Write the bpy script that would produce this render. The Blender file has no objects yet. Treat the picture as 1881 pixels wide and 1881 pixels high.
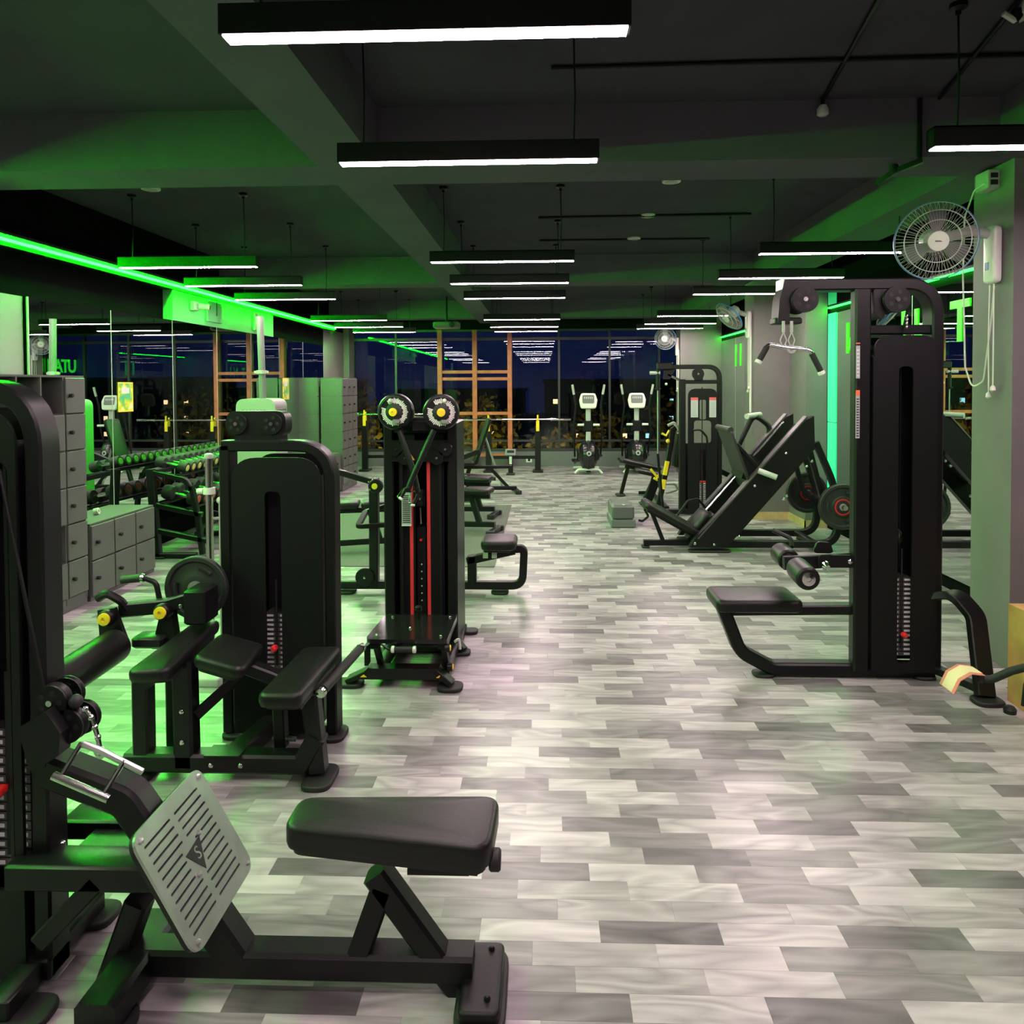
import bpy, bmesh, math, random
from mathutils import Vector, Matrix
random.seed(7)
PI = math.pi
scene = bpy.context.scene
col = scene.collection

# ---------------------------------------------------------------- camera
cam_data = bpy.data.cameras.new('camera')
cam = bpy.data.objects.new('camera', cam_data)
col.objects.link(cam)
cam_data.sensor_fit = 'HORIZONTAL'
cam_data.sensor_width = 36.0
cam_data.lens = 1350.0 / 1881.0 * 36.0
cam_data.shift_x = -0.00665
cam_data.shift_y = -0.10594
cam_data.clip_start = 0.05
cam_data.clip_end = 400
yaw, pitch, roll = math.radians(2.0), math.radians(1.4), 0.005
fwd = Vector((-math.sin(yaw) * math.cos(pitch), math.cos(yaw) * math.cos(pitch), -math.sin(pitch)))
r0 = Vector((math.cos(yaw), math.sin(yaw), 0))
u0 = r0.cross(fwd)
rt = r0 * math.cos(roll) - u0 * math.sin(roll)
up = u0 * math.cos(roll) + r0 * math.sin(roll)
m = Matrix((rt, up, -fwd)).transposed().to_4x4()
m.translation = Vector((0, 0, 1.65))
cam.matrix_world = m
scene.camera = cam

# ---------------------------------------------------------------- world: clear night sky after dusk
world = bpy.data.worlds.new('night_sky')
scene.world = world
world.use_nodes = True
wn, wl = world.node_tree.nodes, world.node_tree.links
wn.clear()
wo = wn.new('ShaderNodeOutputWorld')
wb = wn.new('ShaderNodeBackground')
wb.inputs[0].default_value = (0.006, 0.010, 0.045, 1)
wb.inputs[1].default_value = 1.4
wl.new(wb.outputs[0], wo.inputs[0])

# ---------------------------------------------------------------- exposure
vs = scene.view_settings
vs.view_transform = 'Standard'
vs.look = 'None'
vs.gamma = 1.0
vs.use_curve_mapping = False
vs.exposure = 0.45
scene.cycles.max_bounces = 7
scene.cycles.diffuse_bounces = 3
scene.cycles.glossy_bounces = 5
scene.cycles.use_adaptive_sampling = True
scene.cycles.adaptive_threshold = 0.025
scene.cycles.transparent_max_bounces = 16
scene.cycles.caustics_reflective = False
scene.cycles.caustics_refractive = False
scene.cycles.sample_clamp_indirect = 4.0
scene.cycles.use_denoising = True
LAMP_STRENGTH = 108.0
LED_STRENGTH = 400.0

# ---------------------------------------------------------------- materials
MATS = {}
def mat(name, color, rough=0.5, metal=0.0, spec=0.5, emit=None, estr=0.0, noise=0.0, nscale=30.0, bump=0.0, bscale=200.0, coat=0.0):
    if name in MATS:
        return MATS[name]
    mt = bpy.data.materials.new(name)
    mt.use_nodes = True
    nt = mt.node_tree
    b = nt.nodes['Principled BSDF']
    b.inputs['Base Color'].default_value = (*color, 1)
    b.inputs['Roughness'].default_value = rough
    b.inputs['Metallic'].default_value = metal
    b.inputs['Specular IOR Level'].default_value = spec
    b.inputs['Coat Weight'].default_value = coat
    if emit:
        b.inputs['Emission Color'].default_value = (*emit, 1)
        b.inputs['Emission Strength'].default_value = estr
    if noise or bump:
        tc = nt.nodes.new('ShaderNodeTexCoord')
    if noise:
        n = nt.nodes.new('ShaderNodeTexNoise')
        n.inputs['Scale'].default_value = nscale
        n.inputs['Detail'].default_value = 5
        r = nt.nodes.new('ShaderNodeValToRGB')
        r.color_ramp.elements[0].position = 0.3
        r.color_ramp.elements[1].position = 0.7
        r.color_ramp.elements[0].color = (*[c * (1 - noise) for c in color], 1)
        r.color_ramp.elements[1].color = (*[min(1, c * (1 + noise)) for c in color], 1)
        nt.links.new(tc.outputs['Object'], n.inputs['Vector'])
        nt.links.new(n.outputs['Fac'], r.inputs['Fac'])
        nt.links.new(r.outputs['Color'], b.inputs['Base Color'])
    if bump:
        n2 = nt.nodes.new('ShaderNodeTexNoise')
        n2.inputs['Scale'].default_value = bscale
        n2.inputs['Detail'].default_value = 3
        bp = nt.nodes.new('ShaderNodeBump')
        bp.inputs['Strength'].default_value = bump
        bp.inputs['Distance'].default_value = 0.002
        nt.links.new(tc.outputs['Object'], n2.inputs['Vector'])
        nt.links.new(n2.outputs['Fac'], bp.inputs['Height'])
        nt.links.new(bp.outputs['Normal'], b.inputs['Normal'])
    MATS[name] = mt
    return mt

M_BLACK = mat('black_powder_coat', (0.0055, 0.0056, 0.006), 0.38, spec=0.27, bump=0.06, bscale=900)
M_SHROUD = mat('charcoal_shroud', (0.0055, 0.0058, 0.0062), 0.45, spec=0.22, bump=0.05, bscale=700)
M_LEATHER = mat('black_leather', (0.0075, 0.007, 0.0072), 0.38, spec=0.28, bump=0.25, bscale=260)
M_RUBBER = mat('black_rubber', (0.008, 0.008, 0.008), 0.62)
M_DARK = mat('black_recess', (0.003, 0.003, 0.004), 0.6)
M_CHROME = mat('polished_chrome', (0.72, 0.72, 0.70), 0.16, 1.0)
M_STEEL = mat('brushed_steel', (0.50, 0.51, 0.50), 0.33, 0.85, noise=0.12, nscale=14)
M_STACK = mat('weight_stack_steel', (0.10, 0.10, 0.10), 0.35, 0.6)
M_YELLOW = mat('yellow_plastic', (0.80, 0.56, 0.02), 0.4)
M_RED = mat('red_plastic', (0.62, 0.02, 0.02), 0.35)
M_REDBELT = mat('red_belt', (0.55, 0.02, 0.03), 0.5)
M_WHITE = mat('white_plastic', (0.70, 0.69, 0.64), 0.4)
M_PALE = mat('pale_print', (0.55, 0.56, 0.55), 0.5)
M_GREYTAG = mat('grey_sticker', (0.34, 0.35, 0.36), 0.5)
M_ORANGE_TAG = mat('orange_sticker', (0.75, 0.14, 0.06), 0.5)
M_BLUE = mat('blue_plastic', (0.02, 0.16, 0.33), 0.35)
M_LOCKER = mat('grey_locker_paint', (0.105, 0.105, 0.10), 0.45, noise=0.06, nscale=6)
M_LOCKER_EDGE = mat('dark_locker_edge', (0.03, 0.03, 0.03), 0.5)
M_ORANGE_FRAME = mat('rust_orange_paint', (0.42, 0.11, 0.05), 0.5, noise=0.2, nscale=8)
M_GREY_PLASTIC = mat('grey_plastic', (0.13, 0.135, 0.135), 0.5)
M_LGREY = mat('light_grey_plastic', (0.42, 0.42, 0.40), 0.4)
M_CEIL = mat('black_ceiling_paint', (0.072, 0.070, 0.088), 0.8, spec=0.0, noise=0.08, nscale=2)
M_BEAM = mat('grey_beam_paint', (0.115, 0.111, 0.132), 0.8, spec=0.0, noise=0.06, nscale=2)
M_WALL = mat('charcoal_wall_paint', (0.155, 0.137, 0.140), 0.6, noise=0.10, nscale=2.5)
M_WALL_BLACK = mat('black_wall_paint', (0.006, 0.0065, 0.0065), 0.7, spec=0.0, noise=0.1, nscale=3)
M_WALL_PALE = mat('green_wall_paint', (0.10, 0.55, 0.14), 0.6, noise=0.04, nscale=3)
M_WALL_GREY = mat('grey_wall_paint', (0.30, 0.30, 0.29), 0.6, noise=0.06, nscale=2)
M_PLY = mat('birch_plywood', (0.50, 0.27, 0.09), 0.55, noise=0.22, nscale=7)
M_PINE = mat('pine_skirting', (0.55, 0.36, 0.18), 0.5, noise=0.15, nscale=9)
M_MAT = mat('grey_rubber_mat', (0.085, 0.085, 0.075), 0.75, noise=0.2, nscale=60)

def emission_mat(name, color, strength):
    mt = bpy.data.materials.new(name)
    mt.use_nodes = True
    nt = mt.node_tree
    nt.nodes.clear()
    o = nt.nodes.new('ShaderNodeOutputMaterial')
    e = nt.nodes.new('ShaderNodeEmission')
    e.inputs[0].default_value = (*color, 1)
    e.inputs[1].default_value = strength
    nt.links.new(e.outputs[0], o.inputs[0])
    return mt
M_LAMP = emission_mat('warm_white_diffuser', (1.0, 0.765, 0.81), LAMP_STRENGTH)
M_LED = emission_mat('green_led', (0.0005, 1.0, 0.0011), LED_STRENGTH)
M_LED_DIM = emission_mat('green_led_dim', (0.003, 1.0, 0.008), 55.0)
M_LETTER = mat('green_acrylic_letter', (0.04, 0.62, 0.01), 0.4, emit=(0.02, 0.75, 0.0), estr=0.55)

M_LETTER_BOOST = mat('green_boosted_letter', (0.04, 0.62, 0.01), 0.4, emit=(0.02, 0.8, 0.0), estr=5.0)  # letter green with emission raised so its mirror image shows

def mirror_mat():
    mt = bpy.data.materials.new('silvered_mirror')
    mt.use_nodes = True
    nt = mt.node_tree
    nt.nodes.clear()
    o = nt.nodes.new('ShaderNodeOutputMaterial')
    g = nt.nodes.new('ShaderNodeBsdfGlossy')
    g.inputs['Color'].default_value = (0.74, 0.82, 0.78, 1)
    g.inputs['Roughness'].default_value = 0.0
    nt.links.new(g.outputs[0], o.inputs[0])
    return mt
M_MIRROR = mirror_mat()

def glass_mat():
    mt = bpy.data.materials.new('window_glass')
    mt.use_nodes = True
    nt = mt.node_tree
    nt.nodes.clear()
    o = nt.nodes.new('ShaderNodeOutputMaterial')
    g = nt.nodes.new('ShaderNodeBsdfGlossy')
    g.inputs['Color'].default_value = (0.85, 0.90, 0.90, 1)
    g.inputs['Roughness'].default_value = 0.0
    t = nt.nodes.new('ShaderNodeBsdfTransparent')
    t.inputs['Color'].default_value = (0.56, 0.57, 0.60, 1)
    f = nt.nodes.new('ShaderNodeFresnel')
    f.inputs['IOR'].default_value = 1.6
    mx = nt.nodes.new('ShaderNodeMixShader')
    nt.links.new(f.outputs[0], mx.inputs[0])
    nt.links.new(t.outputs[0], mx.inputs[1])
    nt.links.new(g.outputs[0], mx.inputs[2])
    nt.links.new(mx.outputs[0], o.inputs[0])
    return mt
M_GLASS = glass_mat()

def plank_mat(name, dark, light):
    mt = bpy.data.materials.new(name)
    mt.use_nodes = True
    nt = mt.node_tree
    L = nt.links
    b = nt.nodes['Principled BSDF']
    geo = nt.nodes.new('ShaderNodeNewGeometry')
    oi = nt.nodes.new('ShaderNodeObjectInfo')
    add = nt.nodes.new('ShaderNodeMath'); add.operation = 'ADD'
    L.new(geo.outputs['Random Per Island'], add.inputs[0])
    L.new(oi.outputs['Random'], add.inputs[1])
    mul = nt.nodes.new('ShaderNodeMath'); mul.operation = 'MULTIPLY'; mul.inputs[1].default_value = 37.0
    L.new(add.outputs[0], mul.inputs[0])
    cmb = nt.nodes.new('ShaderNodeCombineXYZ')
    L.new(mul.outputs[0], cmb.inputs[2])
    va = nt.nodes.new('ShaderNodeVectorMath'); va.operation = 'ADD'
    L.new(geo.outputs['Position'], va.inputs[0]); L.new(cmb.outputs[0], va.inputs[1])
    mp = nt.nodes.new('ShaderNodeMapping')
    mp.inputs['Scale'].default_value = (1.4, 19.0, 1.0)
    L.new(va.outputs[0], mp.inputs['Vector'])
    n1 = nt.nodes.new('ShaderNodeTexNoise')
    n1.inputs['Scale'].default_value = 1.0; n1.inputs['Detail'].default_value = 6; n1.inputs['Distortion'].default_value = 1.6
    L.new(mp.outputs[0], n1.inputs['Vector'])
    mp2 = nt.nodes.new('ShaderNodeMapping')
    mp2.inputs['Scale'].default_value = (2.4, 9.0, 1.0)
    L.new(va.outputs[0], mp2.inputs['Vector'])
    n2 = nt.nodes.new('ShaderNodeTexNoise')            # contour lines of a slow noise give the cathedral grain
    n2.inputs['Scale'].default_value = 1.0; n2.inputs['Detail'].default_value = 1.0; n2.inputs['Distortion'].default_value = 0.4
    L.new(mp2.outputs[0], n2.inputs['Vector'])
    m9 = nt.nodes.new('ShaderNodeMath'); m9.operation = 'MULTIPLY'; m9.inputs[1].default_value = 9.0
    L.new(n2.outputs['Fac'], m9.inputs[0])
    pp = nt.nodes.new('ShaderNodeMath'); pp.operation = 'PINGPONG'; pp.inputs[1].default_value = 1.0
    L.new(m9.outputs[0], pp.inputs[0])
    mx = nt.nodes.new('ShaderNodeMix'); mx.data_type = 'FLOAT'
    mx.inputs[0].default_value = 0.34
    L.new(n1.outputs['Fac'], mx.inputs[2]); L.new(pp.outputs[0], mx.inputs[3])
    rp = nt.nodes.new('ShaderNodeValToRGB')
    rp.color_ramp.elements[0].position = 0.18; rp.color_ramp.elements[1].position = 0.82
    rp.color_ramp.elements[0].color = (*dark, 1); rp.color_ramp.elements[1].color = (*light, 1)
    L.new(mx.outputs[0], rp.inputs['Fac']); L.new(rp.outputs['Color'], b.inputs['Base Color'])
    b.inputs['Roughness'].default_value = 0.33
    b.inputs['Specular IOR Level'].default_value = 0.6
    return mt
PLANKS = [plank_mat('pale_ash_plank', (0.240, 0.217, 0.223), (0.500, 0.461, 0.478)),
          plank_mat('light_grey_plank', (0.170, 0.154, 0.158), (0.400, 0.367, 0.378)),
          plank_mat('mid_grey_plank', (0.105, 0.097, 0.099), (0.270, 0.248, 0.257)),
          plank_mat('dark_grey_plank', (0.065, 0.059, 0.061), (0.190, 0.174, 0.181))]

# ---------------------------------------------------------------- mesh helpers
def V(*a):
    return Vector(a[0]) if len(a) == 1 else Vector(a)

def frame_of(n, ref=None):
    n = V(n).normalized()
    a = V(ref) if ref is not None else (V(0, 0, 1) if abs(n.z) < 0.9 else V(0, 1, 0))
    u = (a - n * a.dot(n)).normalized()
    return u, n.cross(u), n

def round_poly(pts, r, seg=5):
    """2-D polygon with its corners rounded; r is one radius or one per corner"""
    n = len(pts)
    rs = r if isinstance(r, (list, tuple)) else [r] * n
    out = []
    for i in range(n):
        p, a, b = Vector(pts[i]), Vector(pts[i - 1]), Vector(pts[(i + 1) % n])
        rr = rs[i]
        if rr <= 1e-6:
            out.append((p.x, p.y)); continue
        d1, d2 = (a - p).normalized(), (b - p).normalized()
        ang = d1.angle(d2)
        t = min(rr / math.tan(ang / 2), 0.49 * (a - p).length, 0.49 * (b - p).length)
        q1, q2 = p + d1 * t, p + d2 * t
        for k in range(seg + 1):
            s = k / seg
            w = q1 * (1 - s) ** 2 + p * 2 * s * (1 - s) + q2 * s ** 2
            out.append((w.x, w.y))
    return out

def rect(x0, y0, x1, y1, r=0.0, seg=5):
    p = [(x0, y0), (x1, y0), (x1, y1), (x0, y1)]
    return round_poly(p, r, seg) if r else p

def fillet3(pts, r, seg=6):
    pts = [V(p) for p in pts]
    if r <= 0 or len(pts) < 3:
        return pts
    out = [pts[0]]
    for i in range(1, len(pts) - 1):
        p, a, b = pts[i], pts[i - 1], pts[i + 1]
        d1, d2 = (a - p).normalized(), (b - p).normalized()
        ang = d1.angle(d2)
        if ang > PI - 0.05:
            out.append(p); continue
        t = min(r / math.tan(ang / 2), 0.48 * (a - p).length, 0.48 * (b - p).length)
        q1, q2 = p + d1 * t, p + d2 * t
        for k in range(seg + 1):
            s = k / seg
            out.append(q1 * (1 - s) ** 2 + p * 2 * s * (1 - s) + q2 * s ** 2)
    out.append(pts[-1])
    return out

class MB:
    def __init__(self):
        self.bm = bmesh.new()
    def _rings(self, rings, closed=False, cap=True):
        bm = self.bm
        vr = [[bm.verts.new(p) for p in r] for r in rings]
        n = len(vr[0])
        m_ = len(vr)
        for i in range(m_ if closed else m_ - 1):
            a, b = vr[i], vr[(i + 1) % m_]
            for k in range(n):
                try:
                    bm.faces.new((a[k], a[(k + 1) % n], b[(k + 1) % n], b[k]))
                except ValueError:
                    pass
        if cap and not closed:
            try:
                bm.faces.new(list(reversed(vr[0]))); bm.faces.new(vr[-1])
            except ValueError:
                pass
        return self
    def box(self, c, s, rz=0.0, ch=0.0):
        """box centred at c, size s, chamfered vertical profile ch"""
        x, y, z = s[0] / 2, s[1] / 2, s[2] / 2
        if ch > 0:
            prof = [(-x + ch, -y), (x - ch, -y), (x, -y + ch), (x, y - ch), (x - ch, y), (-x + ch, y), (-x, y - ch), (-x, -y + ch)]
            k = [(1 - ch / max(x, 1e-6)), (1 - ch / max(y, 1e-6))]
            levels = [(-z, k), (-z + ch, (1, 1)), (z - ch, (1, 1)), (z, k)]
        else:
            prof = [(-x, -y), (x, -y), (x, y), (-x, y)]
            levels = [(-z, (1, 1)), (z, (1, 1))]
        R = Matrix.Rotation(rz, 3, 'Z')
        c = V(c)
        return self._rings([[c + R @ V(px * kk[0], py * kk[1], zz) for px, py in prof] for zz, kk in levels])
    def bb(self, x0, x1, y0, y1, z0, z1, ch=0.0):
        return self.box(((x0 + x1) / 2, (y0 + y1) / 2, (z0 + z1) / 2), (abs(x1 - x0), abs(y1 - y0), abs(z1 - z0)), 0, ch)
    def sweep(self, pts, w, h, n=(0, 1, 0), fil=0.0, seg=6):
        """rectangular tube along a planar path: w across the plane (along n), h in the plane"""
        pts = fillet3(pts, fil, seg)
        n = V(n).normalized()
        c = min(w, h) * 0.13
        prof = [(-w / 2 + c, -h / 2), (w / 2 - c, -h / 2), (w / 2, -h / 2 + c), (w / 2, h / 2 - c), (w / 2 - c, h / 2), (-w / 2 + c, h / 2), (-w / 2, h / 2 - c), (-w / 2, -h / 2 + c)]
        rings = []
        for i, p in enumerate(pts):
            d1 = (pts[i] - pts[i - 1]).normalized() if i > 0 else None
            d2 = (pts[i + 1] - pts[i]).normalized() if i < len(pts) - 1 else None
            if d1 is None: t, k = d2, 1
            elif d2 is None: t, k = d1, 1
            else:
                t = (d1 + d2).normalized()
                k = 1 / max(0.4, math.cos(d1.angle(d2, 0) / 2))
            nn = (n - t * n.dot(t)).normalized()
            s = nn.cross(t).normalized()
            rings.append([p + nn * a + s * (b * k) for a, b in prof])
        return self._rings(rings)
    def bar(self, p0, p1, w, h, n=(0, 1, 0)):
        return self.sweep([p0, p1], w, h, n)
    def tube(self, pts, r, seg=10, fil=0.0, fseg=6, r2=None):
        pts = fillet3(pts, fil, fseg)
        rings = []
        u = None
        for i, p in enumerate(pts):
            if i == 0: t = (pts[1] - pts[0]).normalized()
            elif i == len(pts) - 1: t = (pts[-1] - pts[-2]).normalized()
            else: t = ((pts[i] - pts[i - 1]).normalized() + (pts[i + 1] - pts[i]).normalized()).normalized()
            if u is None: u = frame_of(t)[0]
            else:
                u = (u - t * u.dot(t)).normalized()
            v = t.cross(u)
            rr = r if r2 is None else r + (r2 - r) * i / (len(pts) - 1)
            rings.append([p + (u * math.cos(2 * PI * k / seg) + v * math.sin(2 * PI * k / seg)) * rr for k in range(seg)])
        return self._rings(rings)
    def lathe(self, prof, o, axis=(0, 0, 1), seg=24, closed=False):
        """prof: list of (radius, height along axis)"""
        u, v, n = frame_of(axis)
        o = V(o)
        rings = [[o + n * z + (u * math.cos(2 * PI * k / seg) + v * math.sin(2 * PI * k / seg)) * max(r, 1e-4) for k in range(seg)] for r, z in prof]
        return self._rings(rings, closed=closed)
    def disc(self, o, axis, r, t, seg=24, ch=None):
        c = min(r, t) * 0.18 if ch is None else ch
        return self.lathe([(r - c, -t / 2), (r, -t / 2 + c), (r, t / 2 - c), (r - c, t / 2)], o, axis, seg)
    def ring(self, o, axis, ro, ri, t, seg=24):
        return self.lathe([(ri, -t / 2), (ro, -t / 2), (ro, t / 2), (ri, t / 2)], o, axis, seg, closed=True)
    def prism(self, outline, o, u, v, t, holes=()):
        """flat plate of thickness t; the outline (and holes) lie in the plane o,u,v"""
        bm = self.bm
        o, u, v = V(o), V(u).normalized(), V(v).normalized()
        n = u.cross(v).normalized()
        if not holes:
            return self._rings([[o + u * a + v * b + n * (s * t / 2) for a, b in outline] for s in (-1, 1)])
        loops = [outline] + list(holes)
        tops, bots = [], []
        edges = []
        for lp in loops:
            tv = [bm.verts.new(o + u * a + v * b + n * (t / 2)) for a, b in lp]
            bv = [bm.verts.new(o + u * a + v * b - n * (t / 2)) for a, b in lp]
            k = len(lp)
            for i in range(k):
                edges.append(bm.edges.new((tv[i], tv[(i + 1) % k])))
                bm.faces.new((tv[i], tv[(i + 1) % k], bv[(i + 1) % k], bv[i]))
            tops += tv; bots += bv
        mp = dict(zip(tops, bots))
        res = bmesh.ops.triangle_fill(bm, use_beauty=True, use_dissolve=False, edges=edges)
        fs = [f for f in res['geom'] if isinstance(f, bmesh.types.BMFace)]
        for f in fs:
            try:
                bm.faces.new([mp[w] for w in reversed(f.verts)])
            except (ValueError, KeyError):
                pass
        return self
    def cushion(self, outline, o, u, v, t, r=0.015, crown=0.006):
        """upholstered pad: the outline in plane o,u,v, thickness t along u x v, soft edges"""
        o, u, v = V(o), V(u).normalized(), V(v).normalized()
        n = u.cross(v).normalized()
        P = [Vector(p) for p in outline]
        k = len(P)
        area = sum(P[i].x * P[(i + 1) % k].y - P[(i + 1) % k].x * P[i].y for i in range(k))
        sgn = 1 if area > 0 else -1
        nrm = []
        for i in range(k):
            e = (P[(i + 1) % k] - P[i - 1])
            e = e.normalized() if e.length > 1e-9 else Vector((1, 0))
            nrm.append(Vector((-e.y, e.x)) * sgn)
        lv = [(r * .8, 0), (r * .25, r * .25), (0, r), (0, t - r)]
        for j in range(1, 6):
            a = j / 5 * PI / 2
            lv.append((r * (1 - math.cos(a)), t - r + r * math.sin(a)))
        rings = []
        for ins, h in lv:
            rings.append([o + u * (P[i].x + nrm[i].x * ins) + v * (P[i].y + nrm[i].y * ins) + n * h for i in range(k)])
        last = rings[-1]
        cen = sum(last, V(0, 0, 0)) / k
        for s_, h in ((.9, .3), (.72, .7), (.4, .95), (.02, 1.0)):
            rings.append([cen + (p - cen) * s_ + n * (crown * h) for p in last])
        return self._rings(rings)
    def ball(self, o, r, seg=10, sc=(1, 1, 1)):
        n = max(5, seg // 2 + 1)
        rings = []
        for i in range(n + 1):
            a = -PI / 2 + PI * i / n
            rr = max(math.cos(a), 1e-3) * r
            rings.append([V(o) + V(math.cos(2 * PI * k / seg) * rr * sc[0], math.sin(2 * PI * k / seg) * rr * sc[1], math.sin(a) * r * sc[2]) for k in range(seg)])
        return self._rings(rings)

def world_loc(o):
    p = V(0, 0, 0)
    while o is not None:
        p += o.location
        o = o.parent
    return p

def obj(name, b, material, parent=None, smooth=True, **props):
    """one mesh object; its coordinates are given in the world and moved under the parent"""
    bm = b.bm
    bmesh.ops.recalc_face_normals(bm, faces=bm.faces)
    if parent is not None:
        off = world_loc(parent)
        bmesh.ops.translate(bm, verts=bm.verts, vec=-off)
    me = bpy.data.meshes.new(name)
    bm.to_mesh(me); bm.free()
    if smooth and len(me.polygons):
        me.polygons.foreach_set('use_smooth', [True] * len(me.polygons))
        me.set_sharp_from_angle(angle=math.radians(38))
    for mm in (material if isinstance(material, (list, tuple)) else [material]):
        me.materials.append(mm)
    o = bpy.data.objects.new(name, me)
    col.objects.link(o)
    if parent is not None:
        o.parent = parent
    for k, v_ in props.items():
        o[k] = v_
    return o

def rebase(o, base):
    """put the origin of a one-mesh thing at its base"""
    base = V(base)
    o.data.transform(Matrix.Translation(-base))
    o.location = base
    return o

def thing(name, label, cat, loc=(0, 0, 0), group=None):
    o = bpy.data.objects.new(name, None)
    o.empty_display_size = 0.1
    col.objects.link(o)
    o.location = loc
    o['label'] = label; o['category'] = cat
    if group: o['group'] = group
    return o

def tag(o, label, cat, group=None):
    o['label'] = label; o['category'] = cat
    if group: o['group'] = group
    return o

def struct(name, b, material, parent=None):
    o = obj(name, b, material, parent)
    if parent is None: o['kind'] = 'structure'
    return o

def copy_tree(src, parent=None):
    c = src.copy()
    col.objects.link(c)
    c.parent = parent
    for ch in src.children:
        copy_tree(ch, c)
    return c

def text_mesh(name, s, size, o, u, v, material, parent=None, depth=0.002, align='CENTER', shear=0.0, offset=0.0):
    cu = bpy.data.curves.new(name, 'FONT')
    cu.body = s; cu.size = size; cu.extrude = depth; cu.align_x = align; cu.align_y = 'CENTER'; cu.shear = shear
    cu.offset = offset; cu.resolution_u = 3
    tmp = bpy.data.objects.new(name + '_tmp', cu)
    col.objects.link(tmp)
    me = bpy.data.meshes.new_from_object(tmp)
    bpy.data.objects.remove(tmp); bpy.data.curves.remove(cu)
    u, v = V(u).normalized(), V(v).normalized()
    n = u.cross(v).normalized()
    mt = Matrix((u, v, n)).transposed().to_4x4()
    mt.translation = V(o) - (world_loc(parent) if parent is not None else V(0, 0, 0))
    me.transform(mt)
    me.materials.clear(); me.materials.append(material)
    ob = bpy.data.objects.new(name, me)
    col.objects.link(ob)
    if parent is not None: ob.parent = parent
    return ob
EX, EY, EZ = (1, 0, 0), (0, 1, 0), (0, 0, 1)

# ================================================================ THE ROOM
XL, XR, YN, YF, ZC = -4.05, 3.25, -4.0, 15.0, 3.25

# ---- floor: grey wood-look strips laid across the room
floor = struct('floor', MB().bb(XL - .3, XR + .3, YN, YF + .2, -0.15, -0.004), M_LOCKER_EDGE)
PW, PL = 0.0905, 0.362
def plank_mesh(w, l, mi):
    b = MB()
    g = 0.0002
    x, y = l / 2 - g, w / 2 - g
    c = 0.0003
    b._rings([[V(-x, -y, -0.004), V(x, -y, -0.004), V(x, y, -0.004), V(-x, y, -0.004)],
              [V(-x, -y, -c), V(x, -y, -c), V(x, y, -c), V(-x, y, -c)],
              [V(-x + c, -y + c, 0), V(x - c, -y + c, 0), V(x - c, y - c, 0), V(-x + c, y - c, 0)]])
    bmesh.ops.recalc_face_normals(b.bm, faces=b.bm.faces)
    me = bpy.data.meshes.new('plank')
    b.bm.to_mesh(me); b.bm.free()
    me.materials.append(PLANKS[mi])
    return me
plank_meshes = [plank_mesh(PW, PL, i) for i in range(4)]
spots = []
rng = random.Random(3)
row = 0
y = 1.60
while y < YF - 0.02:
    kind = row % 3
    off = (row * 0.137) % PL + rng.uniform(-.02, .02)
    k = 0
    x = XL - 0.02 - off
    while x < XR + 0.2:
        if kind == 0:
            t = (3, 0, 3, 0, 2, 0)[(k + row) % 6]
        elif kind == 1:
            t = (1, 2, 1, 0, 2, 1)[(k + row // 2) % 6]
        else:
            t = (2, 1, 0, 2, 0, 1)[(k + row // 3) % 6]
        if rng.random() < 0.16:
            t = rng.choice((0, 1, 2, 3))
        spots.append((x + PL / 2, y + PW / 2, t))
        x += PL; k += 1
    y += PW; row += 1
def in_view(s):
    px = 1000 + s[0] / s[1] * 1350
    py = 708 + 1.65 / s[1] * 1350
    return -150 < px < 2030 and py < 2000
vis = sorted([s for s in spots if in_view(s)], key=lambda s: s[1] + abs(s[0] - .3) * .12)
near = set(id(s) for s in vis[:300])
b = MB()
mids = []
for s in spots:
    if id(s) in near:
        o = bpy.data.objects.new('plank', plank_meshes[s[2]])
        col.objects.link(o); o.parent = floor
        o.location = (s[0], s[1], 0)
    else:
        x, yy, w, l = s[0], s[1], PW / 2 - .0006, PL / 2 - .0006
        x0, x1 = max(x - l, XL - .05), min(x + l, XR + .05)
        if x1 - x0 < .01: continue
        vs_ = [b.bm.verts.new(p) for p in ((x0, yy - w, 0), (x1, yy - w, 0), (x1, yy + w, 0), (x0, yy + w, 0),
                                           (x0, yy - w, -.003), (x1, yy - w, -.003), (x1, yy + w, -.003), (x0, yy + w, -.003))]
        for q in ((0, 1, 2, 3), (0, 4, 5, 1), (1, 5, 6, 2), (2, 6, 7, 3), (3, 7, 4, 0)):
            f = b.bm.faces.new([vs_[i] for i in q]); f.material_index = s[2]
for (x0, x1) in ((XL - .05, XR + .05),):          # the floor behind the camera, out of the photograph
    yy = YN
    r2 = random.Random(5)
    while yy < 1.59:
        w_ = min(PW * 6, 1.6 - yy)
        xx = x0
        while xx < x1:
            ll = min(PL * 2, x1 - xx)
            vs_ = [b.bm.verts.new(p) for p in ((xx, yy, 0), (xx + ll, yy, 0), (xx + ll, yy + w_, 0), (xx, yy + w_, 0))]
            f = b.bm.faces.new(vs_); f.material_index = r2.choice((0, 1, 2, 3, 1))
            xx += ll
        yy += w_
rest = obj('plank_field', b, PLANKS, floor, smooth=False)
rest['kind'] = 'stuff'

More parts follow.
